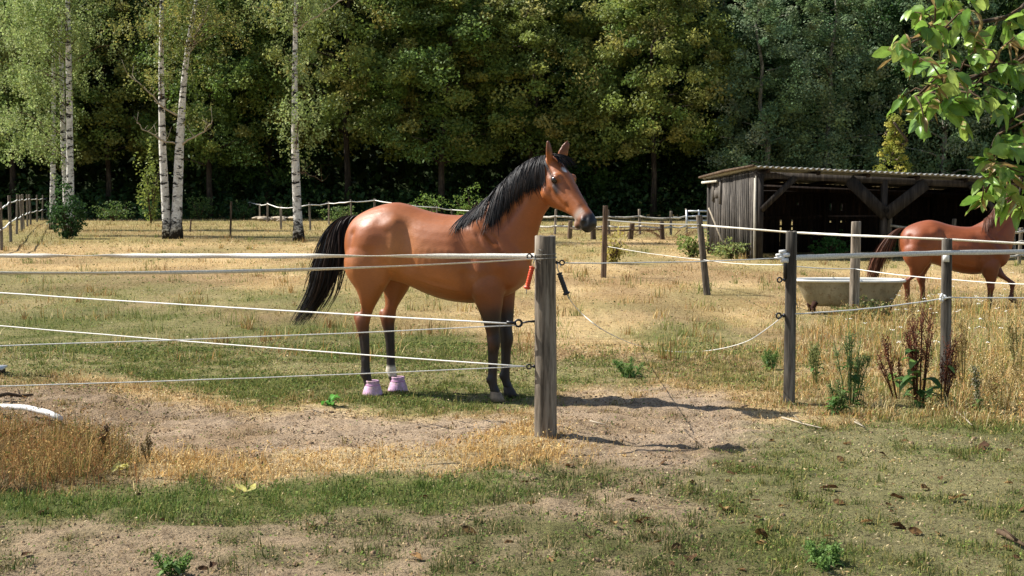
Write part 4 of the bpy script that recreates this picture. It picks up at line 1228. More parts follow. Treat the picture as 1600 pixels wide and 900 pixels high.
def mat_coat(name, rough=.42, spec=.4):
    m, nt, out = new_mat(name)
    c = attr_col(nt)
    n1 = noise(nt, 3.5, 4); n2 = noise(nt, 130, 5, .75, stretch=(.35, 1, 1))
    c = mixc(nt, c, ramp(nt, n1, [(.3, (.8, .78, .76)), (.7, (1.15, 1.12, 1.08))]), .8, 'MULTIPLY')
    c = mixc(nt, c, ramp(nt, n2, [(.35, (.84,) * 3), (.65, (1.1,) * 3)]), .7, 'MULTIPLY')
    rr = N(nt, 'ShaderNodeMapRange'); rr.inputs[3].default_value = rough - .07; rr.inputs[4].default_value = rough + .12
    nt.links.new(n1, rr.inputs[0])
    n3 = noise(nt, 14, 3, .5); n4 = noise(nt, 5, 2, .5)
    h1 = N(nt, 'ShaderNodeMath', operation='MULTIPLY_ADD'); h1.inputs[1].default_value = .35; nt.links.new(n3, h1.inputs[0])
    h2 = N(nt, 'ShaderNodeMath', operation='MULTIPLY_ADD'); h2.inputs[1].default_value = .22; nt.links.new(n2, h2.inputs[0]); nt.links.new(n4, h2.inputs[2])
    nt.links.new(h2.outputs[0], h1.inputs[2])
    b = principled(nt, out, c, rr.outputs[0], spec, h1.outputs[0], .5, .012)
    b.inputs['Sheen Weight'].default_value = .03
    b.inputs['Sheen Roughness'].default_value = .4
    b.inputs['Sheen Tint'].default_value = (1, .8, .6, 1)
    return m
def mat_hair(name):
    m, nt, out = new_mat(name)
    principled(nt, out, attr_col(nt), .55, .2)
    return m
M['bay'] = mat_coat('bay_coat', .45, .48)
M['chestnut'] = mat_coat('chestnut_coat', .46, .4)
M['hair'] = mat_hair('horse_hair')
M['hoofs'] = M['hoof']

def sstep(a, b, x):
    t = np.clip((x - a) / (b - a), 0, 1); return t * t * (3 - 2 * t)

def build_horse(name, label, origin, yaw, legs, neck, head, zmap, xmul, ymul, coat, mat, mane_spec, tail_spec, boots=(), pony=False):
    root = empty(name, origin, yaw, label, 'horse')
    bm = bmesh.new()
    X, Yv, Z = Vector((1, 0, 0)), Vector((0, 1, 0)), Vector((0, 0, 1))
    # trunk: x, top, bottom, widest height, half width
    T = [(-.785, 1.27, 1.12, 1.20, .055), (-.765, 1.33, 1.04, 1.19, .12), (-.71, 1.405, .98, 1.19, .19), (-.62, 1.46, .95, 1.20, .238), (-.50, 1.505, .93, 1.20, .268), (-.37, 1.528, .90, 1.19, .275),
         (-.25, 1.508, .868, 1.16, .268), (-.12, 1.466, .812, 1.11, .278), (.03, 1.436, .765, 1.09, .292), (.18, 1.43, .742, 1.08, .285), (.30, 1.45, .742, 1.08, .26),
         (.42, 1.45, .765, 1.07, .242), (.54, 1.40, .80, 1.06, .225), (.64, 1.30, .86, 1.05, .19), (.70, 1.20, .93, 1.04, .135), (.73, 1.12, .98, 1.04, .06)]
    rings = []
    for x, zt, zb, zc, w in interp_rows(T, 3):
        rings.append(ring_pts(Vector((x, 0, zc)), Yv, Z, w, zt - zc, zc - zb, 28, .92, 1.0))
    loft(bm, rings)
    # neck: top point, bottom point, half width, lateral shift
    rings = []
    for tx, tz, bx, bz, w, sh in interp_rows(neck, 3):
        t = Vector((tx, sh, tz)); b = Vector((bx, sh, bz)); c = t.lerp(b, .52); B = (t - b).normalized()
        rings.append(ring_pts(c, Yv, B, w, (t - c).length, (c - b).length, 22, 1.0, .95))
    loft(bm, rings)
    # head frame
    po, haz, hpi, hs = head
    u = Vector((math.cos(haz) * math.cos(hpi), math.sin(haz) * math.cos(hpi), -math.sin(hpi)))
    wv = Vector((math.sin(haz), -math.cos(haz), 0)) * -1            # head's own left
    v = u.cross(wv) * -1
    if v.z < 0: v = -v
    po = Vector(po)
    def HP(a, b, c): return po + (u * a + v * b + wv * c) * hs
    H = [(-.05, .02, -.10, .045), (-.02, .035, -.14, .07), (.04, .045, -.185, .085), (.10, .05, -.225, .094), (.16, .05, -.24, .098), (.22, .042, -.232, .093), (.29, .032, -.19, .078),
         (.36, .026, -.148, .064), (.43, .024, -.118, .055), (.49, .026, -.11, .055), (.545, .026, -.112, .058), (.585, .012, -.108, .052), (.61, -.01, -.09, .036)]
    rings = []
    for a, t, b, w in interp_rows(H, 3):
        c = po + (u * a + v * (t * .35 + b * .65) * .6) * hs
        hc = (t * .35 + b * .65) * .6
        rings.append(ring_pts(c, wv * hs, v * hs, w, t - hc, hc - b, 22, .95, .95))
    loft(bm, rings)
    # ears
    for s in (-1, 1):
        b0 = HP(.0, .03, s * .058); d = (v * .75 - u * .5 + wv * s * .30).normalized(); side = (wv * s * .5 + u * .25).normalized(); side = (side - d * side.dot(d)).normalized(); nn = d.cross(side)
        rr = []
        for t, w, th in ((-.15, .03, .026), (.1, .036, .026), (.35, .042, .023), (.6, .036, .02), (.82, .024, .016), (1.0, .008, .008)):
            rr.append(ring_pts(b0 + d * (.145 * hs * t), side, nn, w * hs, th * hs, th * hs * .6, 12))
        loft(bm, rr)
    # legs
    for rows in legs.values():
        rr = []
        for x, y, z, rx, ry in interp_rows(rows['rows'], 3):
            rr.append(ring_pts(Vector((x, y, z)), X, Yv, rx, ry, ry, 16))
        loft(bm, rr)
    # jaw cheeks and eye sockets
    def blob(c, r, ax=(1, 1, 1)):
        geo = bmesh.ops.create_icosphere(bm, subdivisions=2, radius=1)['verts']
        for vv in geo: vv.co = c + Vector((vv.co.x * r * ax[0], vv.co.y * r * ax[1], vv.co.z * r * ax[2]))
    for s in (-1, 1):
        blob(HP(.17, -.14, s * .045), .072 * hs); blob(HP(.165, .005, s * .078), .034 * hs); blob(HP(.54, -.03, s * .042), .03 * hs)
    blob(HP(.50, -.115, 0), .04 * hs)
    for key, lg in legs.items():
        rw = lg['rows']
        if 'hind' in key:
            x_, y_, z_ = rw[6][:3]; blob(Vector((x_ - .050, y_, z_ + .022)), .033, (.9, .75, 1.5))
        else:
            x_, y_, z_ = rw[6][:3]; blob(Vector((x_ + .018, y_, z_ - .01)), .036, (1, 1, 1.3))
        x_, y_, z_ = min(rw, key=lambda r: abs(r[2] - .165))[:3]; blob(Vector((x_ - .022, y_, z_ - .005)), .03, (1, .9, 1.1))
    bmesh.ops.recalc_face_normals(bm, faces=bm.faces)
    me = bpy.data.meshes.new('tmp'); bm.to_mesh(me); bm.free()
    to = bpy.data.objects.new('tmp', me); col.objects.link(to)
    rm = to.modifiers.new('r', 'REMESH'); rm.mode = 'VOXEL'; rm.voxel_size = .0125 if not pony else .015; rm.use_smooth_shade = True
    sm = to.modifiers.new('s', 'SMOOTH'); sm.factor = .5; sm.iterations = 5
    dg = bpy.context.evaluated_depsgraph_get(); dg.update()
    body = bpy.data.meshes.new_from_object(to.evaluated_get(dg))
    bpy.data.objects.remove(to); bpy.data.meshes.remove(me)
    nv = len(body.vertices)
    co = np.zeros(nv * 3); body.vertices.foreach_get('co', co); co = co.reshape(-1, 3)
    no = np.zeros(nv * 3); body.vertices.foreach_get('normal', no); no = no.reshape(-1, 3)
    # sculpting: bulges and grooves (centre/segment, radius, amount), mirrored
    def seg_d(a, b):
        a = np.array(a); b = np.array(b); ab = b - a
        t = np.clip(((co - a) @ ab) / (ab @ ab), 0, 1)
        return np.linalg.norm(co - (a + t[:, None] * ab), axis=1)
    disp = np.zeros(nv)
    for s in (-1, 1):
        S = [((-.30, .24 * s, 1.40), (-.34, .25 * s, 1.36), .055, .009),          # point of hip
             ((-.28, .25 * s, 1.34), (-.30, .24 * s, 1.02), .045, .010),          # fold down to the stifle
             ((-.22, .27 * s, 1.32), (-.20, .25 * s, 1.05), .08, -.016),          # hollow of the flank
             ((-.52, .26 * s, 1.30), (-.60, .22 * s, 1.05), .11, .012),           # rump muscle
             ((-.66, .20 * s, 1.28), (-.64, .17 * s, 1.00), .035, -.010),         # poverty line
             ((.30, .23 * s, 1.36), (.55, .20 * s, 1.06), .055, .013),            # shoulder blade
             ((.22, .27 * s, 1.30), (.34, .25 * s, 1.00), .05, -.009),
             ((.46, .21 * s, 1.30), (.60, .18 * s, 1.12), .035, -.011),
             ((.38, .22 * s, 1.00), (.40, .19 * s, .86), .08, .016),              # triceps
             ((.28, .25 * s, .98), (.30, .22 * s, .82), .035, -.010),
             ((.55, .16 * s, 1.02), (.62, .13 * s, .92), .06, .012),
             ((.55, .15 * s, 1.35), (.76, .10 * s, 1.62), .03, -.010),            # jugular groove
             ((.36, .18 * s, 1.40), (.60, .12 * s, 1.66), .06, .006),
             ((.40, .21 * s, 1.36), (.50, .20 * s, 1.20), .014, -.006), ((.44, .20 * s, 1.38), (.56, .19 * s, 1.18), .012, -.006), ((.36, .22 * s, 1.30), (.44, .21 * s, 1.16), .012, -.005),
             ((-.10, .25 * s, .92), (.22, .22 * s, .84), .02, .004), ((-.40, .24 * s, 1.10), (-.42, .20 * s, .92), .05, .010), ((-.50, .22 * s, 1.02), (-.52, .2 * s, .86), .022, -.008)]
        for a, b, r, amt in S:
            disp += 2.0 * amt * np.exp(-(seg_d(a, b) / r) ** 2)
        for key, lg in legs.items():                                            # tendons, hollows and bony joints
            if ('left' in key) != (s > 0): continue
            rw = lg['rows']; yo = rw[8][1] + .03 * s
            if 'hind' in key:
                hx_, hz_ = rw[6][0], rw[6][2]
                S2 = [((hx_ - .018, yo, hz_ + .07), (hx_ + .0, yo, hz_ + .17), .016, -.016), ((hx_ - .012, yo, hz_ - .12), (rw[10][0] - .010, yo, hz_ - .30), .010, -.009),
                      ((hx_ + .03, yo, hz_), (hx_ + .02, yo, hz_ - .04), .022, .007), ((hx_ + .03, rw[6][1] + .02 * s, hz_ + .14), (hx_ + .10, rw[4][1] + .04 * s, hz_ + .26), .03, .012)]
            else:
                kx, kz = rw[6][0], rw[6][2]
                S2 = [((kx - .012, yo, kz - .10), (kx - .014, yo, kz - .26), .010, -.009), ((kx + .02, yo - .008 * s, kz + .02), (kx + .02, yo - .008 * s, kz - .03), .02, .008),
                      ((kx - .025, yo, kz + .03), (kx - .03, yo, kz + .12), .016, -.009), ((kx - .06, rw[3][1] + .05 * s, .80), (kx - .02, yo, .62), .022, -.012), ((kx - .0, rw[3][1] + .05 * s, .80), (kx + .02, yo, .60), .03, .010)]
            for a, b, r, amt in S2: disp += amt * np.exp(-(seg_d(a, b) / r) ** 2)
        for i in range(7):                                                      # hint of ribs
            x = -.12 + i * .055
            disp += .0025 * np.exp(-(seg_d((x, .28 * s, 1.16), (x - .05, .27 * s, .95)) / .02) ** 2)
    hu = (co - np.array(po)) @ np.array(u) / hs; hv = (co - np.array(po)) @ np.array(v) / hs; hw = (co - np.array(po)) @ np.array(wv) / hs
    onhead = (hu > -.04) & (hu < .68) & (hv > -.30) & (hv < .12) & (np.abs(hw) < .15)
    def hseg(p, q, r):
        a = np.array(p); b = np.array(q); ab = b - a; P_ = np.stack([hu, hv, np.abs(hw)], 1)
        t = np.clip(((P_ - a) @ ab) / (ab @ ab), 0, 1); return np.exp(-(np.linalg.norm(P_ - (a + t[:, None] * ab), axis=1) / r) ** 2)
    disp += onhead * hs * (.010 * hseg((.20, -.055, .095), (.34, -.06, .07), .016) - .010 * hseg((.20, -.09, .09), (.36, -.095, .06), .025)
                           - .012 * hseg((.545, -.005, .048), (.57, -.03, .05), .016) + .007 * hseg((.24, .0, .06), (.42, .01, .04), .02)
                           - .008 * hseg((.06, -.02, .08), (.10, -.02, .09), .022) - .008 * hseg((.50, -.08, .05), (.60, -.078, .03), .009))
    co2 = co + no * disp[:, None]
    # coat colour, with some light and shade painted into it
    base = np.array(srgb(coat['body'])); light = np.array(srgb(coat['light'])); dark = np.array(srgb(coat['dark'])); pts_c = np.array(srgb(coat['points']))
    c = np.tile(base, (nv, 1))
    def mixin(mask, colr, amt=1.0):
        nonlocal c
        m = np.clip(mask * amt, 0, 1)[:, None]; c = c * (1 - m) + np.array(colr) * m
    nz = fbm(co[:, 0] * 5 + co[:, 1] * 3, co[:, 2] * 5, 3, 1)
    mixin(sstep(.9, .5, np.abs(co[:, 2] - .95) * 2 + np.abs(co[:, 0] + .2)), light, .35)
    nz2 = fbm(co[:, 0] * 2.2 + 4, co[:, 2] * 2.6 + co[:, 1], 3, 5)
    mixin(np.exp(-(seg_d((-.24, -.26, 1.34), (-.30, -.25, 1.06)) / .09) ** 2), light, .55); mixin(np.exp(-(seg_d((-.24, .26, 1.34), (-.30, .25, 1.06)) / .09) ** 2), light, .55)  # hip-to-stifle band lightened: part coat, part painted light
    mixin(np.clip((nz2 - .46) / .12, 0, 1), dark, .30); mixin(sstep(.98, .80, co[:, 2]), dark, .35)  # random dark mottling; belly and below darkened, shade painted into the coat
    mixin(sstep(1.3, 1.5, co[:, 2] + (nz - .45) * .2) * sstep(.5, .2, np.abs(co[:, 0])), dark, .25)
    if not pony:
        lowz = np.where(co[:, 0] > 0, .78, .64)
        leg = sstep(lowz + .04, lowz - .18, co[:, 2] + (nz - .45) * .12)  # black points; their upper fade also paints in leg shade
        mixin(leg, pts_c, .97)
        mixin(np.exp(-(seg_d((-.60, -.17, .66), (-.60, -.19, .54)) / .045) ** 2), dark, .8)   # sun highlight on the near hock, painted brown
        mixin(np.exp(-(seg_d((.44, -.17, .58), (.47, -.18, .42)) / .03) ** 2), dark, .5)  # painted highlight down the near foreleg
        # white sock on the far hind, pale heel
        f = legs['hind_left']['rows'][-2]
        mixin(sstep(.05, .03, np.abs(co[:, 2] - .165)) * (co[:, 1] > 0) * (co[:, 0] < 0), srgb('#d8cdb8'))
        # head: black muzzle, pale patch, dark eye area, star
        mixin(onhead * sstep(.48, .54, hu + (nz - .45) * .06), srgb('#141212'))
        mixin(onhead * np.exp(-((hu - .475) / .028) ** 2) * (np.abs(hw) > .02) * (hv < .01), srgb('#a39488'), .9)
        mixin(onhead * hseg((.14, -.01, .10), (.24, -.055, .09), .034), srgb('#1a100c'), 1.0)
        mixin(onhead * sstep(.022, .011, np.hypot((hu - .125) * .65, hw + .006)) * (hv > .0), srgb('#dfe0e2'))
        mixin(onhead * hseg((.30, .02, .02), (.46, .02, .02), .05), dark, .4)
    else:
        mixin(sstep(.5, .2, co[:, 2]), dark, .8)
        mixin(onhead * sstep(.5, .56, hu), dark, .7)
    earm = ((co - np.array(HP(0, .06, 0))) @ np.array((v - u * .4).normalized()) / hs)
    mixin(sstep(.0, .04, earm) * (co[:, 2] > po.z), pts_c if not pony else base, .55)
    co2[:, 2] = zmap(co2[:, 2]); co2[:, 0] *= xmul; co2[:, 1] *= ymul
    body.vertices.foreach_set('co', co2.ravel().astype(np.float32))
    a = body.color_attributes.new('Col', 'FLOAT_COLOR', 'POINT')
    cc = np.ones((nv, 4), np.float32); cc[:, :3] = c; a.data.foreach_set('color', cc.ravel())
    body.materials.clear(); body.materials.append(mat); body.update(); body.name = 'body'
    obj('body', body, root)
    def tx(p): return Vector((p.x * xmul, p.y * ymul, float(zmap(np.array([p.z]))[0])))
    # eyes
    for s in (-1, 1):
        mb = MB(); bmq = bmesh.new(); bmesh.ops.create_uvsphere(bmq, u_segments=14, v_segments=10, radius=.026 * hs)
        e = bpy.data.meshes.new('eye'); bmq.to_mesh(e); bmq.free(); e.materials.append(M['eye'])
        for p_ in e.polygons: p_.use_smooth = True
        obj('eye', e, root, tx(HP(.17, -.01, s * .09)))
    # hooves
    for key, lg in legs.items():
        hx, hy, hz, tilt, mm = lg['hoof']
        prof_n = 18; V = []; Q = []
        lv = ((.075, .040, .036, -.012), (.062, .047, .043, -.006), (.03, .055, .050, .004), (.0, .064, .056, .014))
        for z, rx, ry, dx in lv:
            for k in range(prof_n):
                a_ = 2 * math.pi * k / prof_n; cs = math.cos(a_)
                V.append(Vector((dx + rx * (cs if cs > 0 else cs * .8), ry * math.sin(a_), z)))
        for i in range(3):
            for k in range(prof_n): Q.append((i * prof_n + k, (i + 1) * prof_n + k, (i + 1) * prof_n + (k + 1) % prof_n, i * prof_n + (k + 1) % prof_n))
        V = [Quaternion((0, 0, 1), lg.get('turn', 0)) @ (Quaternion((0, 1, 0), tilt) @ q_) for q_ in V]
        T_ = []
        V.append(Vector((0, 0, .078))); V.append(Vector((.01, 0, 0)))
        for k in range(prof_n):
            T_.append((len(V) - 2, k, (k + 1) % prof_n)); T_.append((len(V) - 1, 3 * prof_n + (k + 1) % prof_n, 3 * prof_n + k))
        mb = MB(); mb.add([tuple(Vector((hx, hy, hz)) + q_ * (.95 if pony else 1.0)) for q_ in V], Q, T_)
        oo = mb.build('hoof', M[mm], root, True)
        if pony: oo.scale = (xmul, ymul, 1)
        if key in boots:
            mb = MB()
            pr = [(.046, .116), (.051, .12), (.053, .112), (.049, .107), (.053, .1), (.049, .094), (.052, .088), (.057, .078), (.063, .062), (.069, .042), (.075, .018), (.078, .008), (.075, .004), (.07, .02)]
            mb.lathe(pr, 24, (hx + .012, hy, hz), 1.08, .95)
            bo = mb.build('bell_boot', M['pink'], root, True); bo['label'] = 'pink rubber bell boot over the hind hoof'
            mb = MB(); mb.lathe([(.0525, .091), (.0555, .089), (.0575, .081), (.055, .079)], 24, (hx + .012, hy, hz), 1.08, .95); mb.build('strap', M['pinkdark'], bo, True)
    # hair
    bv = BVHTree.FromPolygons([Vector(p) for p in co + no * disp[:, None]], [tuple(p.vertices) for p in body.polygons])
    hair_c = [np.array(srgb(h)) for h in coat['hair']]
    paths = []; cols = []
    cr = interp_rows(neck, 8)
    cr = [Vector((r[0], r[5], r[1])) for r in cr]
    for (t0, t1, cnt, L0, L1, dx, rand) in mane_spec:
        for i in range(cnt):
            t = rnd.uniform(t0, t1); f = t * (len(cr) - 1); k = int(min(len(cr) - 2, f)); p = cr[k].lerp(cr[k + 1], f - k)
            L = (L0 + (L1 - L0) * (t - t0) / (t1 - t0)) * (rnd.uniform(.6, 1.0) + .12 * math.sin(t * 60)); sx = dx + rnd.gauss(0, rand * (3.2 if rnd.random() < .08 else 1))
            pp = []; lift = rnd.uniform(.004, .022)
            p = p + Vector((0, rnd.uniform(-.012, .02), .008))
            for j in range(9):
                q = j / 8; z = p.z - L * q ** 1.25 + .012 * math.sin(min(1, q * 3) * 3.14); x = p.x + sx * L * q
                hit = bv.ray_cast(Vector((x, -1.2, z)), Vector((0, 1, 0)))
                y = p.y - .02 * q
                if hit[0] is not None and j > 0: y = min(hit[0].y, p.y + .01) - lift * min(1, q * 3)
                elif j > 0 and len(pp): y = pp[-1].y - .002
                pp.append(Vector((x, y, z)))
            for j in range(1, 8): pp[j] = (pp[j - 1] + pp[j] * 2 + pp[j + 1]) / 4
            paths.append([tx(q) for q in pp]); cols.append(hair_c[rnd.randrange(len(hair_c))] * rnd.uniform(.7, 1.3))
    obj('mane', hair_mesh('mane', paths, M['hair'], cols, .0085), root)
    paths = []; cols = []
    for i in range(70):                                      # forelock
        s = rnd.uniform(-.035, .035); L = rnd.uniform(.05, .15); w_ = rnd.uniform(.0, .09)
        b0 = HP(-.01 + rnd.uniform(-.02, .02), .055, s)
        pp = [b0 + (u * (L * q) + v * (.02 * math.sin(q * 3)) * 1 + wv * ((s * 1.3 + w_) * q)) * hs + Vector((0, 0, .0)) for q in (0, .2, .4, .6, .8, 1)]
        paths.append([tx(q) for q in pp]); cols.append(hair_c[rnd.randrange(len(hair_c))] * rnd.uniform(.8, 1.5))
    obj('forelock', hair_mesh('forelock', paths, M['hair'], cols, .007), root)
    paths = []; cols = []
    tp = interp_rows(tail_spec, 4); m = len(tp)
    for i in range(900 if not pony else 450):
        a = rnd.uniform(0, 6.283); rr = math.sqrt(rnd.random()); end = int(m * rnd.uniform(.62, 1.0)); st = int(rnd.random() ** 2 * m * .35)
        if end - st < 5: end = min(m, st + 6)
        dr = rnd.gauss(0, .02) + (rnd.uniform(-.10, .16) if rnd.random() < .14 else 0); pp = []
        for k in range(st, end):
            x, y, z, r = tp[k]; q = (k - st) / max(1, end - st)
            rk = r * rr * (.75 + .25 * math.sin(q * 5 + a))
            pp.append(Vector((x + math.cos(a) * rk + dr * q, y + math.sin(a) * rk * .8, z + math.cos(a * 1.3) * rk * .15)))
        if len(pp) < 4: continue
        paths.append([tx(q) for q in pp]); g = rnd.random()
        cols.append(hair_c[rnd.randrange(len(hair_c))] * rnd.uniform(.7, 1.4) + np.array(srgb('#3a2c20')) * (.5 if g > .85 else 0))
    obj('tail', hair_mesh('tail', paths, M['hair'], cols, .0095), root)
    return root
M['pinkdark'] = mat_plain('pink_strap', srgb('#c995b6'), .6, .2)

def leg(rows, hoof, **k): return dict(rows=rows, hoof=hoof, **k)
def fore(y, dx=0.0):
    s = 1 if y > 0 else -1
    return [(.50, .10 * s, 1.14, .12, .07), (.47, .135 * s, 1.00, .135, .085), (.445, .15 * s, .88, .130, .09), (.45 + dx * .2, .152 * s, .77, .112, .076), (.47 + dx * .5, .15 * s, .64, .076, .060),
            (.484 + dx * .8, y, .53, .056, .050), (.492 + dx, y, .465, .055, .049), (.492 + dx, y, .425, .051, .046), (.487 + dx, y, .36, .042, .037), (.485 + dx, y, .27, .040, .033),
            (.482 + dx, y, .205, .037, .032), (.477 + dx, y, .165, .043, .037), (.487 + dx, y, .12, .036, .034), (.50 + dx, y, .085, .040, .038), (.508 + dx, y, .062, .042, .040)]
def hind(y, a, b):
    s = 1 if y > 0 else -1
    return [(-.50 + a * .3, .12 * s, 1.20, .22, .13), (-.525 + a * .5, .145 * s, 1.07, .225, .128), (-.535 + a * .8, .158 * s, .95, .185, .112), (-.528 + a, .163 * s, .85, .122, .092), (-.540 + a, .16 * s, .76, .078, .068),
            (-.568 + a * .6 + b * .4, y, .675, .052, .048), (-.604 + b, y, .60, .064, .046), (-.606 + b, y, .55, .056, .042), (-.597 + b, y, .49, .047, .038), (-.588 + b, y, .40, .041, .033), (-.584 + b, y, .29, .038, .031),
            (-.582 + b, y, .215, .038, .033), (-.580 + b, y, .17, .044, .038), (-.568 + b, y, .12, .036, .035), (-.555 + b, y, .085, .040, .038), (-.548 + b, y, .062, .042, .040)]
bay_legs = {
    'fore_right': leg(fore(-.135, -.012), (.497, -.135, 0, 0, 'hoof'), turn=R(-20)), 'fore_left': leg(fore(.13, .012), (.522, .13, 0, 0, 'hoof_dark')),
    'hind_right': leg(hind(-.14, 0, .0), (-.535, -.14, 0, 0, 'hoof_dark')), 'hind_left': leg(hind(.14, .085, .105), (-.43, .14, 0, 0, 'hoof')),
}
bay_neck = [(.14, 1.40, .66, .90, .205, 0), (.25, 1.455, .725, 1.02, .185, 0), (.36, 1.53, .765, 1.14, .155, -.005), (.46, 1.622, .79, 1.25, .125, -.015), (.56, 1.718, .82, 1.345, .105, -.03), (.66, 1.80, .855, 1.43, .097, -.045), (.78, 1.862, .91, 1.50, .09, -.065), (.89, 1.88, .965, 1.57, .082, -.09)]
h0 = G(597, 616); h1 = G(783, 623); ho = (h0 + h1) / 2
bay_tail = [(-.70, 0, 1.40, .03), (-.77, 0, 1.415, .04), (-.85, 0, 1.37, .075), (-.90, 0, 1.27, .105), (-.93, 0, 1.12, .13), (-.98, 0, .95, .135), (-1.03, 0, .80, .125), (-1.12, 0, .66, .105), (-1.24, 0, .50, .085)]
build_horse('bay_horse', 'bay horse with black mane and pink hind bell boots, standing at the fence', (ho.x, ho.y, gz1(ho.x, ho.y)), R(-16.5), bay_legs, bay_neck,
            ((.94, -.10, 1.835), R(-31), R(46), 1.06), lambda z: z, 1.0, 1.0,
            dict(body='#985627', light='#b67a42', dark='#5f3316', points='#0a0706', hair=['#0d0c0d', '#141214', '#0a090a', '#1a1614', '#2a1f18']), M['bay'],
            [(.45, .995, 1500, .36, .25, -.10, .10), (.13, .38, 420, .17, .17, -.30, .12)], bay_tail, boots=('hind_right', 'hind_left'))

# the chestnut pony walking behind the bathtub
pony_legs = {
    'fore_right': leg(fore(-.13, -.03), (.48, -.13, 0, 0, 'hoof_dark')),
    'fore_left': leg([(.52, .10, 1.14, .12, .07), (.50, .135, 1.00, .135, .085), (.52, .15, .88, .12, .085), (.60, .15, .76, .09, .068), (.70, .14, .65, .064, .052), (.78, .13, .565, .052, .046), (.80, .13, .53, .05, .045),
                      (.805, .13, .44, .034, .032), (.80, .13, .33, .031, .028), (.795, .13, .25, .036, .031), (.785, .13, .21, .042, .036), (.80, .13, .16, .036, .034), (.815, .13, .12, .041, .039)], (.82, .13, .05, .25, 'hoof_dark')),
    'hind_right': leg(hind(-.14, -.02, -.09), (-.625, -.14, 0, 0, 'hoof_dark')),
    'hind_left': leg(hind(.14, .09, .16), (-.375, .14, 0, 0, 'hoof_dark')),
}
pony_neck = [(.14, 1.40, .66, .90, .205, 0), (.25, 1.455, .725, 1.02, .19, 0), (.36, 1.52, .765, 1.14, .165, 0), (.46, 1.61, .79, 1.26, .14, .01), (.54, 1.71, .81, 1.38, .12, .03), (.60, 1.80, .83, 1.48, .105, .05), (.66, 1.88, .85, 1.58, .095, .07), (.71, 1.92, .87, 1.66, .085, .09)]
pp = onG(1500, 484)
def pz(z):
    z = np.asarray(z, float)
    return np.where(z < .74, z * .62, .4588 + (z - .74) * .975)
build_horse('chestnut_horse', 'chestnut horse walking behind the bathtub, head hidden by leaves', (pp.x + .10, pp.y + .55, gz1(pp.x, pp.y)), R(-8), pony_legs, pony_neck,
            ((.73, .10, 1.88), R(95), R(42), 1.0), pz, 1.0, 1.0,
            dict(body='#824320', light='#96562c', dark='#4e2814', points='#45230f', hair=['#4a2716', '#5a3320', '#3c2012', '#6a4430']), M['chestnut'],
            [(.30, .99, 420, .22, .20, -.1, .12)], [(-.70, 0, 1.40, .03), (-.78, 0, 1.40, .045), (-.88, 0, 1.32, .07), (-.97, 0, 1.18, .10), (-1.05, 0, 1.0, .12), (-1.10, 0, .84, .11), (-1.13, 0, .68, .10), (-1.16, 0, .52, .06)], pony=True)

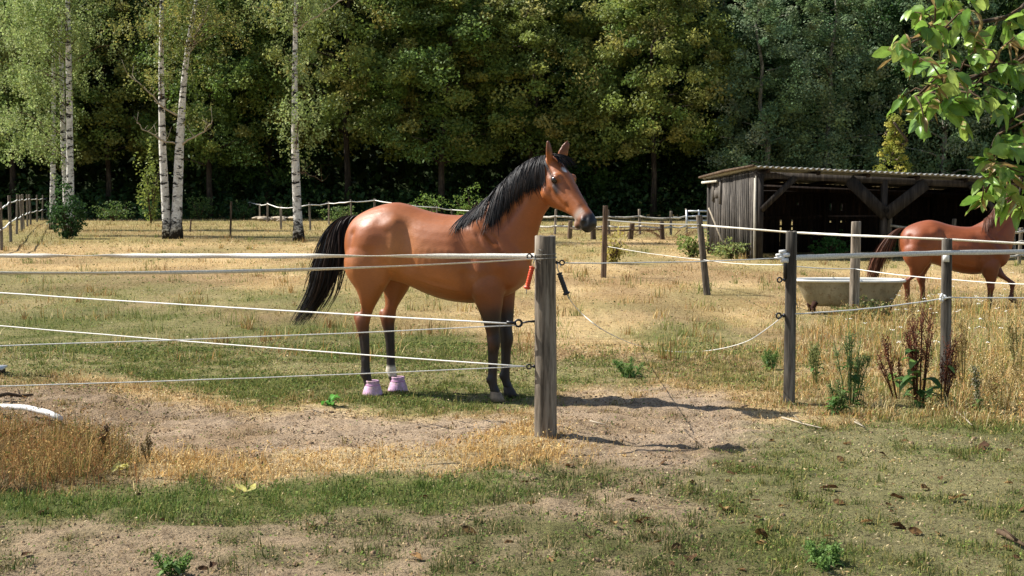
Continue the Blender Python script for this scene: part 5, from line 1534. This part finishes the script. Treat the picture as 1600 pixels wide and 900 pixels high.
# ------------------------------------------------------------------ weeds and clumps near the fence
def stalk_plant(name, px, py, hpx, label, stalks, spread, cols_leaf, cols_seed, seed_from=.45, leaf_n=14, leaf_len=.16, stalk_c='#5a3a28', seeds=True, lean=0.0, group=None):
    p = onG(px, py); k = F_PX / p.y; h = hpx / k
    root = empty(name, p, 0, label, 'plant', group)
    sc = np.array(srgb(stalk_c)); palS = [np.array(srgb(c)) for c in cols_seed]
    tips = []
    for i in range(stalks):
        a = rnd.uniform(0, 6.28); s = spread * math.sqrt(rnd.random()); hh = h * rnd.uniform(.6, 1.0) * (1 - .25 * s / max(spread, .01))
        b = Vector((math.cos(a) * s * .25, math.sin(a) * s * .25, -.02)); e = Vector((math.cos(a) * s + lean * hh, math.sin(a) * s, hh))
        pts = [b, b.lerp(e, .35) + Vector((0, 0, hh * .06)), b.lerp(e, .7) + Vector((0, 0, hh * .04)), e]
        mb = MB(); mb.tube(pts, [.0055, .0048, .0035, .0018], 5, col=sc)
        side = []
        for j in range(rnd.randint(3, 6)):
            t = rnd.uniform(.35, .85); q = pts[1].lerp(pts[3], (t - .3) / .7); a2 = rnd.uniform(0, 6.28); L = hh * rnd.uniform(.08, .2)
            e2 = q + Vector((math.cos(a2) * L * .55, math.sin(a2) * L * .55, L)); mb.tube([q, q.lerp(e2, .5) + Vector((0, 0, -L * .05)), e2], [.003, .0025, .0012], 4, col=sc); side.append((q, e2))
        so = mb.build('stalk', M['attr'], root, True)
        if seeds:
            C = []; K = []
            for (q0, q1, n) in [(b.lerp(e, seed_from), e, 85)] + [(q, e2, 26) for q, e2 in side]:
                for _ in range(n):
                    t = rnd.random(); c = q0.lerp(q1, t); r = .016 * (1.1 - t * .7)
                    C.append((c.x + rnd.gauss(0, r), c.y + rnd.gauss(0, r), c.z + rnd.gauss(0, .01))); K.append(palS[rnd.randrange(len(palS))] * rnd.uniform(.6, 1.3))
            C = np.array(C); L = rng.uniform(.007, .014, len(C))
            V, F, K = leaf_quads(C, L, L * .9, .2, np.array(K))
            obj('seed_head', mesh_np('seed_head', V, F, M['leaf'], K), so)['kind'] = 'stuff'
    for i in range(leaf_n):
        a = rnd.uniform(0, 6.28); L = leaf_len * rnd.uniform(.6, 1.2); d = Vector((math.cos(a), math.sin(a), 0)); z0 = rnd.random() ** 1.5 * h * .5
        c0 = d * spread * .25 + Vector((0, 0, z0)); w = L * .22; s = d.cross(Vector((0, 0, 1))); up = rnd.uniform(.2, 1.0)
        V = []; n = 6
        for j in range(n):
            t = j / (n - 1); q = c0 + d * (L * t * .8) + Vector((0, 0, L * (up * t - .75 * t * t))); ww = w * math.sin(math.pi * min(1, .12 + t * .88)) ** .7 * (1 if t < .99 else .1)
            V += [q - s * ww + Vector((0, 0, ww * .4)), q, q + s * ww + Vector((0, 0, ww * .4))]
        Q = []
        for j in range(n - 1): Q += [(j * 3, j * 3 + 1, j * 3 + 4, j * 3 + 3), (j * 3 + 1, j * 3 + 2, j * 3 + 5, j * 3 + 4)]
        mb = MB(); mb.add([tuple(v) for v in V], Q, c=np.array(srgb(cols_leaf[rnd.randrange(len(cols_leaf))])) * rnd.uniform(.8, 1.2)); mb.build('leaf', M['leaf'], root, True)
def mat_attr():
    m, nt, out = new_mat('plant_stalk'); principled(nt, out, attr_col(nt), .8, .2); return m
M['attr'] = mat_attr()
RED = ['#6e3a28', '#5c2c20', '#7d4a34', '#4c2820', '#8a5a40']
GRN = ['#4f6f34', '#5d7d3c', '#456430', '#6d8a45']
stalk_plant('dock_weed', 1437, 634, 200, 'tall red-brown dock weed with seed spikes, left of the dark split post', 15, .12, GRN, RED, .35, 16, .2)
stalk_plant('dock_weed', 1402, 622, 120, 'shorter red-brown dock leaning left of the tall dock weed', 6, .13, GRN, RED, .4, 4, .14, lean=-.25)
stalk_plant('dock_weed', 1472, 636, 150, 'red-brown dock weed at the foot of the dark split post', 7, .09, GRN, RED, .4, 5, .13, lean=.06)
stalk_plant('thistle', 1330, 632, 140, 'green branching weed between the dark gateway post and the red dock', 10, .14, GRN, ['#6f7f45', '#85905a', '#5d7040'], .25, 30, .10, '#55663a')
stalk_plant('thistle', 1310, 646, 60, 'low green weed in front of the branching weed', 6, .11, GRN, ['#6f7f45', '#5d7040'], .3, 26, .09, '#55663a')
stalk_plant('thistle', 1532, 645, 98, 'thin green-brown weed leaning in the dry grass right of the dock', 4, .05, GRN, ['#6b5a3a', '#5d6a3c', '#c9c2a8'], .3, 10, .07, '#565a36', lean=-.22)
stalk_plant('thistle', 1205, 578, 42, 'bushy green weed left of the dark split gateway post', 7, .11, GRN, ['#6f8a45', '#7f9450'], .2, 22, .07, '#55703a')
stalk_plant('thistle', 985, 588, 38, 'bushy green weed in the gateway straw', 8, .18, GRN, ['#5d7a3c', '#6c8846'], .2, 22, .08, '#55703a')
stalk_plant('weed_sprout', 516, 636, 24, 'single bright green sprout beside the bare soil, left of the pink boots', 3, .03, ['#4f8a35', '#5d9a3c'], ['#5d9a3c'], .5, 9, .11, '#4f7a35', seeds=False)
stalk_plant('weed_sprout', 268, 896, 40, 'green weed at the bottom edge of the lawn', 5, .08, ['#5d7d3c', '#6d8a45', '#4f6f34'], ['#6d8a45'], .3, 18, .06, '#4f6a35')
stalk_plant('weed_sprout', 1290, 885, 48, 'green weed tuft on the right lawn near the bottom edge', 6, .13, ['#5d7d3c', '#6d8a45'], ['#6d8a45'], .3, 20, .06, '#4f6a35')
stalk_plant('dry_stem', 1505, 600, 130, 'tall wispy dry stalks just right of the dark split post', 6, .12, ['#8a8a4a'], ['#a08858', '#8a7448', '#b8a270'], .55, 4, .08, '#8a7a4a')
stalk_plant('dry_stem', 1566, 642, 120, 'tall wispy straw stalks in the golden grass at the right', 7, .14, ['#8a8a4a'], ['#b09a66', '#98804e', '#c4b080'], .55, 4, .08, '#a08c56')
stalk_plant('dry_stem', 1592, 590, 135, 'tall pale stalks at the right border below the tape', 6, .14, ['#7a8446'], ['#b09a66', '#8f9058', '#c4b080'], .5, 6, .09, '#8c8650')
stalk_plant('dry_stem', 1275, 600, 80, 'wispy green stalks just right of the dark gateway post', 6, .10, GRN, ['#8a9058', '#7a8048'], .5, 8, .08, '#6f7640')
stalk_plant('dry_stem', 164, 712, 62, 'dark dry stem standing in the straw clump by the bare soil', 3, .03, ['#8a7a48'], ['#5a4630', '#6f5a3c'], .3, 2, .05, '#4a3826')
stalk_plant('dry_stem', 232, 722, 56, 'thin dry stem at the right end of the straw clump', 2, .04, ['#8a7a48'], ['#7a6a48', '#94825a'], .4, 2, .05, '#6a5636', lean=-.2)
stalk_plant('dry_stem', 1045, 372, 26, 'stand of rusty dried weeds before the pale pole fence by the shed', 22, 1.6, ['#6e4a30'], ['#5c3424', '#6e4230', '#7d5238'], .1, 3, .2, '#5a3626')
stalk_plant('dry_stem', 975, 371, 24, 'stand of rusty dried weeds right of the straight brown post', 22, 1.5, ['#6e4a30'], ['#5c3424', '#6e4230', '#7d5238'], .1, 3, .2, '#5a3626')

# hay-coloured clump at the left and tall grass on the right, as loose blades
def tall_grass(name, polyp, n, h0, h1, pal, label, w=.004, lean=.6, seeds=0.0):
    P = poly(polyp); lo = P.min(0); hi = P.max(0)
    x = rng.uniform(lo[0], hi[0], n * 3); y = rng.uniform(lo[1], hi[1], n * 3)
    k = inside(P, x, y) & (fbm(x * 1.6, y * 1.6, 3, 4) > rng.uniform(.2, .6, n * 3)); x, y = x[k][:n], y[k][:n]; m = len(x)
    Hh = rng.uniform(h0, h1, m) * (.55 + .9 * fbm(x * 1.3, y * 1.3, 2, 2))
    parts = [blades(np.stack([x, y, gz(x, y) - .01], 1), Hh, w * rng.uniform(.6, 1.3, m), np.full(m, lean), pick(pal, m, (.7, 1.25)), 2)]
    V = [parts[0][0]]; F4 = parts[0][1][0]; F3 = parts[0][1][1]; C = [parts[0][2]]
    tips = parts[0][0].reshape(-1, 5, 3)[:, 4]
    F4s = [F4]; nn = len(V[0])
    if seeds:
        s = rng.random(m) < seeds; c = np.repeat(tips[s], 5, 0) + rng.normal(0, .012, (s.sum() * 5, 3)) - np.array([0, 0, .01])
        L = rng.uniform(.01, .022, len(c)); v, f, kk = leaf_quads(c, L, L * .5, .1, pick(pal, len(c), (.8, 1.3)))
        V.append(v); F4s.append(f + nn); C.append(kk)
    o = obj(name, mesh_np(name, np.concatenate(V), [np.concatenate(F4s), F3], M['grass'], np.concatenate(C)))
    tag(o, label, 'grass', kind='stuff')
tall_grass('dry_grass_clump', [(-160, 668), (70, 672), (170, 700), (215, 720), (160, 745), (0, 762), (-160, 775)], 3400, .06, .30, PAL['clump'], 'tangled brown dry grass clump by the bare soil', .0036, 1.5, .4)
tall_grass('tall_dry_grass', [(1470, 560), (1900, 540), (1950, 690), (1640, 690), (1500, 666), (1440, 640)], 5200, .06, .30, PAL['drytall'], 'tall golden dry grass right of the dock weeds', .0036, 1.2, .35)
tall_grass('tall_dry_grass', [(1390, 480), (1900, 468), (1900, 560), (1440, 575), (1250, 560), (1250, 520)], 6500, .10, .36, PAL['drytall'], 'dry grass about the chestnut horse\'s hooves', .0055, .9, .35)
tall_grass('straw_fringe', [(200, 706), (560, 702), (700, 690), (830, 668), (880, 674), (935, 702), (940, 722), (700, 734), (400, 748), (200, 748)], 5200, .03, .11, PAL['straw'], 'fringe of pale straw between bare soil and lawn', .0034, 2.6, .1)
def lawn_tufts():
    V = []; F4 = []; F3 = []; C = []; k = 0
    cy = np.sqrt(rng.uniform(5.3 ** 2, 14 ** 2, 9000)); cx = rng.uniform(-.4, .4, 9000) * cy
    cz = zone(cx, cy); pk = patchn(cx, cy)
    allow = np.array([{'dirt': .12, 'clump': .3, 'straw': .3}.get(n_, 1.0) for n_ in ZN])[cz]
    ok = np.nonzero((rng.random(9000) < allow) & (pk > rng.random(9000) * .7))[0][:2300]
    for j in ok:
        Y = float(cy[j]); x = float(cx[j]); zn = ZN[cz[j]]
        m = rnd.randint(12, 34); r = rnd.uniform(.012, .05)
        px_ = rng.normal(x, r, m); py_ = rng.normal(Y, r, m)
        v, f, c = blades(np.stack([px_, py_, gz(px_, py_) - .008], 1), rng.uniform(.025, .075, m) * rnd.uniform(.6, 1.2), rng.uniform(.003, .0055, m), np.full(m, .9), pick(PAL[zn], m, (.6, 1.1)) * rnd.uniform(.75, 1.1), 2)
        F4.append(f[0] + k); F3.append(f[1] + k); V.append(v); C.append(c); k += len(v)
    o = obj('lawn_tufts', mesh_np('lawn_tufts', np.concatenate(V), [np.concatenate(F4), np.concatenate(F3)], M['grass'], np.concatenate(C)))
    tag(o, 'small uneven tufts of grass over the near lawn and soil', 'grass', kind='stuff')
lawn_tufts()
def field_tufts():
    V = []; F4 = []; F3 = []; C = []; k = 0
    for i in range(620):
        Y = 13.5 + 60 * rnd.random() ** 1.6; x = rnd.uniform(-.4, .4) * Y
        m = rnd.randint(14, 40); r = rnd.uniform(.03, .16)
        px_ = rng.normal(x, r, m); py_ = rng.normal(Y, r, m)
        pal = [PAL['drytall'], PAL['clump'], ['#6f7a40', '#7f8a4a', '#8f9254', '#a39a5c']][rnd.choice((0, 0, 1, 2, 2))]
        v, f, c = blades(np.stack([px_, py_, gz(px_, py_) - .01], 1), rng.uniform(.06, .22, m) * rnd.uniform(.6, 1.3), rng.uniform(.004, .007, m) * (1 + Y / 40), np.full(m, .8), pick(pal, m, (.65, 1.15)), 2)
        F4.append(f[0] + k); F3.append(f[1] + k); V.append(v); C.append(c); k += len(v)
    o = obj('field_tufts', mesh_np('field_tufts', np.concatenate(V), [np.concatenate(F4), np.concatenate(F3)], M['grass'], np.concatenate(C)))
    tag(o, 'scattered rough tufts of dry and green grass over the paddock', 'grass', kind='stuff')
field_tufts()
# small white flowers among the dry grass
n = 70
fx = []
for i in range(n):
    q = onG(rnd.gauss(1480, 70), rnd.gauss(505, 45)); fx.append(q)
V = []; Q = []; mb = MB()
for q in fx:
    h = rnd.uniform(.18, .42); mb.tube([q, q + Vector((rnd.uniform(-.03, .03), 0, h))], .002, 3, col=srgb('#76803f'))
    for j in range(5):
        c = q + Vector((rnd.gauss(0, .014), rnd.gauss(0, .014), h + rnd.uniform(-.004, .008)))
        mb.lathe([(0.0, .003), (.007, .002), (.008, 0)], 6, tuple(c), col=srgb('#e8e4d6'))
tag(mb.build('wildflowers', M['attr']), 'scattered white wildflowers in the dry grass by the bathtub', 'wildflowers', kind='stuff')

# ------------------------------------------------------------------ poles, sticks, clods
mb = MB(); c = [onG(-60, 641) + Vector((0, 0, .06)), onG(0, 648) + Vector((0, 0, .06)), onG(40, 652) + Vector((0, 0, .07)), onG(75, 658) + Vector((0, 0, .06)), onG(94, 664) + Vector((0, 0, .045))]
mb.tube(c, [.022] * 5, 10)
tag(mb.build('white_hose', M['whitepl'], None, True), 'white bent plastic pipe lying by the dry grass clump', 'pipe')
mb = MB(); mb.tube([onG(96, 666) + Vector((0, 0, .03)), onG(50, 672) + Vector((0, 0, .02)), onG(0, 682) + Vector((0, 0, .02)), onG(-40, 686) + Vector((0, 0, .02))], [.012] * 4, 8)
tag(mb.build('stick', M['twig'], None, True), 'brown stick lying below the white pipe', 'stick')
p = onG(-18, 583)
tr = empty('white_crate', p, R(8), 'white plastic tray edge at the picture\'s left border', 'tray')
MB().box((0, 0, .02), (.26, .18, .035), jit=.003).build('base', M['brownwood'], tr)
MB().box((0, 0, .05), (.28, .2, .02), jit=.003).build('rim', M['whitepl'], tr)
def stick(pts, r, label, mat='twig'):
    mb = MB(); q = [onG(x, y) + Vector((0, 0, r + rnd.uniform(.002, .03))) for x, y in pts]
    mb.tube(q, [r * (1 - .5 * i / (len(q) - 1)) for i in range(len(q))], 7, irr=.15)
    k = q[len(q) // 2]; mb.tube([k, k + Vector((rnd.uniform(-.12, .12), .06, .05))], [r * .5, r * .2], 5)
    tag(mb.build('stick', M[mat], None, True), label, 'stick')
stick([(-20, 628), (12, 624), (32, 623), (52, 622)], .018, 'dark stick on the bare soil at the left border')
stick([(1560, 836), (1578, 846), (1592, 858), (1602, 862)], .014, 'forked dark twig at the lower right border')
stick([(1222, 655), (1255, 665), (1284, 676)], .007, 'pale straw stalk lying on the soil right of the gateway', 'twig_pale')
stick([(1335, 663), (1352, 672)], .006, 'short pale stalk lying below the green weeds', 'twig_pale')
stick([(1493, 644), (1510, 660), (1518, 672)], .006, 'bent pale straw stalk at the foot of the dry grass', 'twig_pale')
stick([(922, 662), (945, 668)], .006, 'short pale twig in the bay horse\'s shadow', 'twig_pale')
n = 3000; mb = MB()
P = [zp for nme, zp in ZONES if nme == 'dirt'][0]
cy = np.sqrt(rng.uniform(5.6 ** 2, 12 ** 2, 14000)); cx = rng.uniform(-.4, .4, 14000) * cy; cz = zone(cx, cy); ch = gz(cx, cy); cnt = 0
for x_, y_, z_, h_ in zip(cx, cy, cz, ch):
    if cnt >= n: break
    q = Vector((x_, y_, h_))
    if ZN[z_] not in ('dirt', 'sparse') and rnd.random() > .12: continue
    r = rnd.uniform(.003, .009) * (1 if rnd.random() > .04 else 1.9); cnt += 1
    mb.lathe([(r, -.2 * r), (r * .8, r * .6), (0, r * .9)], 4, (q.x, q.y, q.z), rnd.uniform(.8, 1.6), rnd.uniform(.8, 1.3))
tag(mb.build('soil_clods', M['clod']), 'loose soil clods and droppings scattered over the bare ground', 'clods', kind='stuff')

# ------------------------------------------------------------------ broad leaves: fallen ones and the overhanging tree
def leaf_mesh(name, L, W, fold, curl, twist, cols, n=7, crumple=0.0, seed=0):
    r = random.Random(seed); V = []; C = []
    for j in range(n):
        t = j / (n - 1)
        w = W * (math.sin(math.pi * t ** .85) ** .8) * (1 + .07 * math.sin(j * 2.6)) + .0006
        cz = curl * L * t * t; cx = L * t * (1 - .25 * abs(curl) * t)
        a = twist * t
        for k, s in ((-1, -1), (-.5, -.55), (0, 0), (.5, .55), (1, 1)):
            y = s * w * math.cos(fold); z = abs(s) * w * math.sin(fold) + cz + (r.uniform(-1, 1) * crumple * L) - (.12 * w if abs(s) > .9 else 0)
            yy = y * math.cos(a) - (z - cz) * math.sin(a); z2 = y * math.sin(a) + (z - cz) * math.cos(a) + cz
            V.append((cx, yy, z2)); c = np.array(cols[0]) * (1.0 if k else 1.25)
            if len(cols) > 1 and r.random() < .4: c = np.array(cols[1])
            C.append(c * r.uniform(.85, 1.15))
    Q = [(j * 5 + k, j * 5 + k + 1, (j + 1) * 5 + k + 1, (j + 1) * 5 + k) for j in range(n - 1) for k in range(4)]
    # petiole
    b = len(V); V += [(-L * .22, -.0012, -.002), (-L * .22, .0012, -.002), (0.01, .0012, 0), (0.01, -.0012, 0)]; C += [np.array(srgb('#8a8a4a'))] * 4; Q.append((b, b + 1, b + 2, b + 3))
    return mesh_np(name, V, np.array(Q), M['grass'] if name == 'fallen_leaf' else M['bigleaf'], np.array(C), True)
gcols = ['#7a9c40', '#8aaa4a', '#688c38', '#9cb452', '#aabe5e']
bcols = ['#b0955e', '#98804e', '#c4ac78', '#7d6640']
LG = [leaf_mesh('leaf', 1, .24 + .04 * (i % 3), rnd.uniform(.1, .55), rnd.uniform(-.5, .1), rnd.uniform(-.5, .5), [srgb(gcols[i % 5])], seed=i, crumple=.008) for i in range(8)]
LS = [leaf_mesh('leaf', 1, .22, rnd.uniform(.3, .8), rnd.uniform(-.6, .2), rnd.uniform(-.8, .8), [srgb(gcols[i % 5]), srgb(bcols[i % 4])], seed=20 + i, crumple=.015) for i in range(3)]
LBM = 1
LB = [leaf_mesh('leaf', 1, .17, rnd.uniform(.6, 1.2), rnd.uniform(-.8, .3), rnd.uniform(-1.2, 1.2), [srgb(bcols[i % 4]), srgb(bcols[(i + 1) % 4])], seed=40 + i, crumple=.035) for i in range(5)]
LF = [leaf_mesh('fallen_leaf', .1, .034, rnd.uniform(.2, .8), rnd.uniform(-.2, .6), rnd.uniform(-1, 1), [srgb(c), srgb('#3d2c1e')], seed=60 + i, crumple=.05) for i, c in enumerate(['#5d432a', '#6f5234', '#8a6a42', '#4c3624', '#a88a58', '#6a5030'])]
big = [(1280, 765, 1.5), (1415, 780, 1.4), (1440, 765, 1.2), (1545, 700, 1.6), (1135, 800, 1.5), (1185, 838, 1.5), (1075, 880, 1.5), (1022, 812, 1.3), (490, 826, 1.5), (1390, 822, 1.2), (1210, 690, 1.0), (745, 835, 1.1), (1540, 705, 1.3),
       (1405, 690, 1.0), (1330, 695, 1.0), (990, 818, 1.0), (835, 788, 1.0), (1320, 790, 1.0), (60, 806, 1.1), (370, 745, .9), (640, 870, 1.1)]
for i in range(70): big.append((rnd.uniform(700, 1600) if i % 3 else rnd.uniform(0, 1600), rnd.uniform(700, 895), rnd.uniform(.5, 1.1)))
LANDMARKS = [(268, 885, 'the bottom-edge green weed'), (1290, 870, 'the right lawn\'s weed tuft'), (1580, 846, 'the forked dark twig'), (851, 690, 'the stout grey post'), (1233, 640, 'the dark gateway post'), (1440, 640, 'the tall red dock'),
             (1310, 650, 'the low green weed'), (60, 720, 'the dry grass clump'), (375, 778, 'the yellow-green sprig'), (1253, 666, 'the pale straw stalk'), (1100, 720, 'the post\'s shadow tip'), (560, 720, 'the straw fringe'), (800, 890, 'the bottom edge\'s middle')]
def leaf_label(px, py, s, i):
    shade = ['dark brown', 'brown', 'tan', 'blackish brown', 'pale straw-brown', 'dull brown'][i % 6]
    size = 'large' if s > 1.25 else 'small' if s < .8 else 'curled'
    lx, ly, nm = min(LANDMARKS, key=lambda l: math.hypot(l[0] - px, (l[1] - py) * 1.6))
    dx, dy = px - lx, (py - ly) * 1.6
    far = 'just ' if math.hypot(dx, dy) < 90 else 'well ' if math.hypot(dx, dy) > 190 else ''
    side = ('right of' if dx > 0 else 'left of') if abs(dx) > abs(dy) else ('below' if dy > 0 else 'above')
    return '%s %s dead leaf lying %s%s %s' % (size, shade, far, side, nm)
seen_labels = set()
for i, (px, py, s) in enumerate(big):
    if leaf_label(px, py, s, i) in seen_labels: continue
    seen_labels.add(leaf_label(px, py, s, i))
    q = onG(px, py)
    o = obj('fallen_leaf', LF[i % len(LF)], None, q + Vector((0, 0, .008)), (rnd.uniform(-.25, .25), rnd.uniform(-.15, .15), rnd.uniform(0, 6.28)), (s * .72,) * 3)
    tag(o, leaf_label(px, py, s, i), 'leaf', 'fallen leaves on the near ground')
for px, py, lab in ((188, 742, 'pale yellow leafy sprig lying at the edge of the straw clump'), (375, 778, 'yellow-green sprig lying on the green lawn strip')):
    q = onG(px, py); r_ = empty('leaf_sprig', q, rnd.uniform(0, 6), lab, 'sprig')
    for i in range(7):
        me = leaf_mesh('leaf', .07, .016, .4, .2, .3, [srgb('#c9c06a'), srgb('#d8cf94')], seed=90 + i)
        obj('leaf', me, r_, (rnd.gauss(0, .03), rnd.gauss(0, .03), .02 + rnd.random() * .03), (rnd.uniform(-.4, .4), rnd.uniform(-.6, .2), rnd.uniform(0, 6.28)))

def overhanging_tree():
    base = Vector((3.9, 7.3, gz1(3.9, 7.3) - .05))
    root = empty('overhanging_tree', base, 0, 'leafy tree overhanging the top right corner, green and scorched leaves', 'tree')
    tpts = [Vector((0, 0, 0)), Vector((.03, -.02, .8)), Vector((-.05, .02, 1.6)), Vector((-.02, .0, 2.4)), Vector((.1, .05, 3.3)), Vector((.15, 0, 4.3))]
    mb = MB(); mb.tube(tpts, [.15, .12, .11, .1, .08, .05], 12, irr=.05); mb.build('trunk', M['bark'], root, True)
    limbs_px = [[(1680, -40, 6.9), (1590, 20, 6.6), (1500, 40, 6.35), (1440, 60, 6.2), (1410, 72, 6.15)],
                [(1680, 20, 6.9), (1600, 90, 6.6), (1530, 118, 6.4), (1470, 140, 6.3), (1430, 150, 6.2)],
                [(1690, 60, 6.9), (1620, 150, 6.6), (1560, 210, 6.45), (1545, 260, 6.35), (1540, 300, 6.3)],
                [(1690, -120, 6.9), (1620, -60, 6.7), (1540, -30, 6.5), (1460, 0, 6.4)],
                [(1700, 120, 6.9), (1640, 220, 6.6), (1600, 280, 6.5), (1590, 320, 6.4)]]
    limbs = []
    for i, lp in enumerate(limbs_px):
        w = [tpts[3] + Vector((0, 0, -.6 + .3 * (i % 3)))] + [at(x, y, Y) - base for x, y, Y in lp]
        pts = interp_rows([tuple(v) for v in w], 5); pts = [Vector(p) for p in pts]
        mb = MB(); m = len(pts); mb.tube(pts, [.013 * (1 - i_ / m) + .003 for i_ in range(m)], 7, irr=.06); mb.build('limb', M['bark'], root, True)
        limbs.append(pts)
    # clusters of leaves at twig ends
    cl = [(1410, 60), (1398, 84), (1432, 20), (1450, 55), (1445, 95), (1475, 20), (1470, 75), (1490, 110), (1465, 130), (1440, 150), (1410, 150), (1425, 180), (1450, 195), (1480, 165), (1500, 195), (1520, 150), (1515, 80), (1500, 40), (1530, 20),
          (1550, 60), (1560, 110), (1545, 170), (1575, 160), (1585, 40), (1590, 95), (1580, 210), (1555, 235), (1535, 265), (1560, 285), (1590, 270), (1575, 315), (1598, 330), (1540, 300), (1610, 200), (1620, 120), (1620, 20), (1640, 260), (1470, -20), (1540, -30), (1600, -40), (1660, 60), (1660, 180)]
    allp = [(p, li) for li, pts in enumerate(limbs) for p in pts[6:]]
    nleaf = 0; rest = MB()
    extra = [(cx_ + rnd.uniform(-20, 26), cy_ + rnd.uniform(-16, 20)) for cx_, cy_ in cl if cx_ > 1440]
    for (cx, cy) in cl + extra:
        c = at(cx + rnd.uniform(-8, 8), cy + rnd.uniform(-8, 8), 6.35 + rnd.uniform(-.28, .28)) - base
        a = min(allp, key=lambda q: (q[0] - c).length + rnd.random() * .08)[0]
        mb = MB(); mid = a.lerp(c, .5) + Vector((0, 0, .03)); mb.tube([a, mid, c], [.006, .004, .0025], 5); mb.build('twig', M['twig'], root, True)
        for j in range(7):
            d = (c - a); d.z = 0
            if d.length < 1e-3: d = Vector((-1, 0, 0))
            ang = math.atan2(d.y, d.x) + rnd.gauss(0, 1.0)
            b = mid.lerp(c, rnd.uniform(.2, 1.05))
            L = rnd.uniform(.07, .122); k = rnd.random()
            pool = LG if k < .72 else LS if k < .82 else LB
            pitch = rnd.uniform(-.1, 1.1)
            nleaf += 1
            if nleaf > 295:                                   # the smallest and last ones are one mass
                mw = Matrix.Translation(b) @ Matrix.Rotation(ang, 4, 'Z') @ Matrix.Rotation(pitch, 4, 'Y') @ Matrix.Rotation(rnd.gauss(0, .8), 4, 'X') @ Matrix.Scale(L, 4)
                src = pool[rnd.randrange(len(pool))]; vs = np.array([tuple(mw @ v.co) for v in src.vertices])
                cc = np.zeros(len(vs) * 4, np.float32); src.color_attributes['Col'].data.foreach_get('color', cc)
                rest.add(vs, [tuple(p_.vertices) for p_ in src.polygons], c=cc.reshape(-1, 4)[:, :3]); continue
            o = obj('leaf', pool[rnd.randrange(len(pool))], root, b + Vector((rnd.gauss(0, .015), rnd.gauss(0, .015), rnd.gauss(0, .015))), None, (L, L * rnd.uniform(.8, 1.15), L))
            o.rotation_euler = (rnd.gauss(0, .8), pitch, ang)
    rest.build('leaf_mass', M['bigleaf'], root, True)['kind'] = 'stuff'
overhanging_tree()
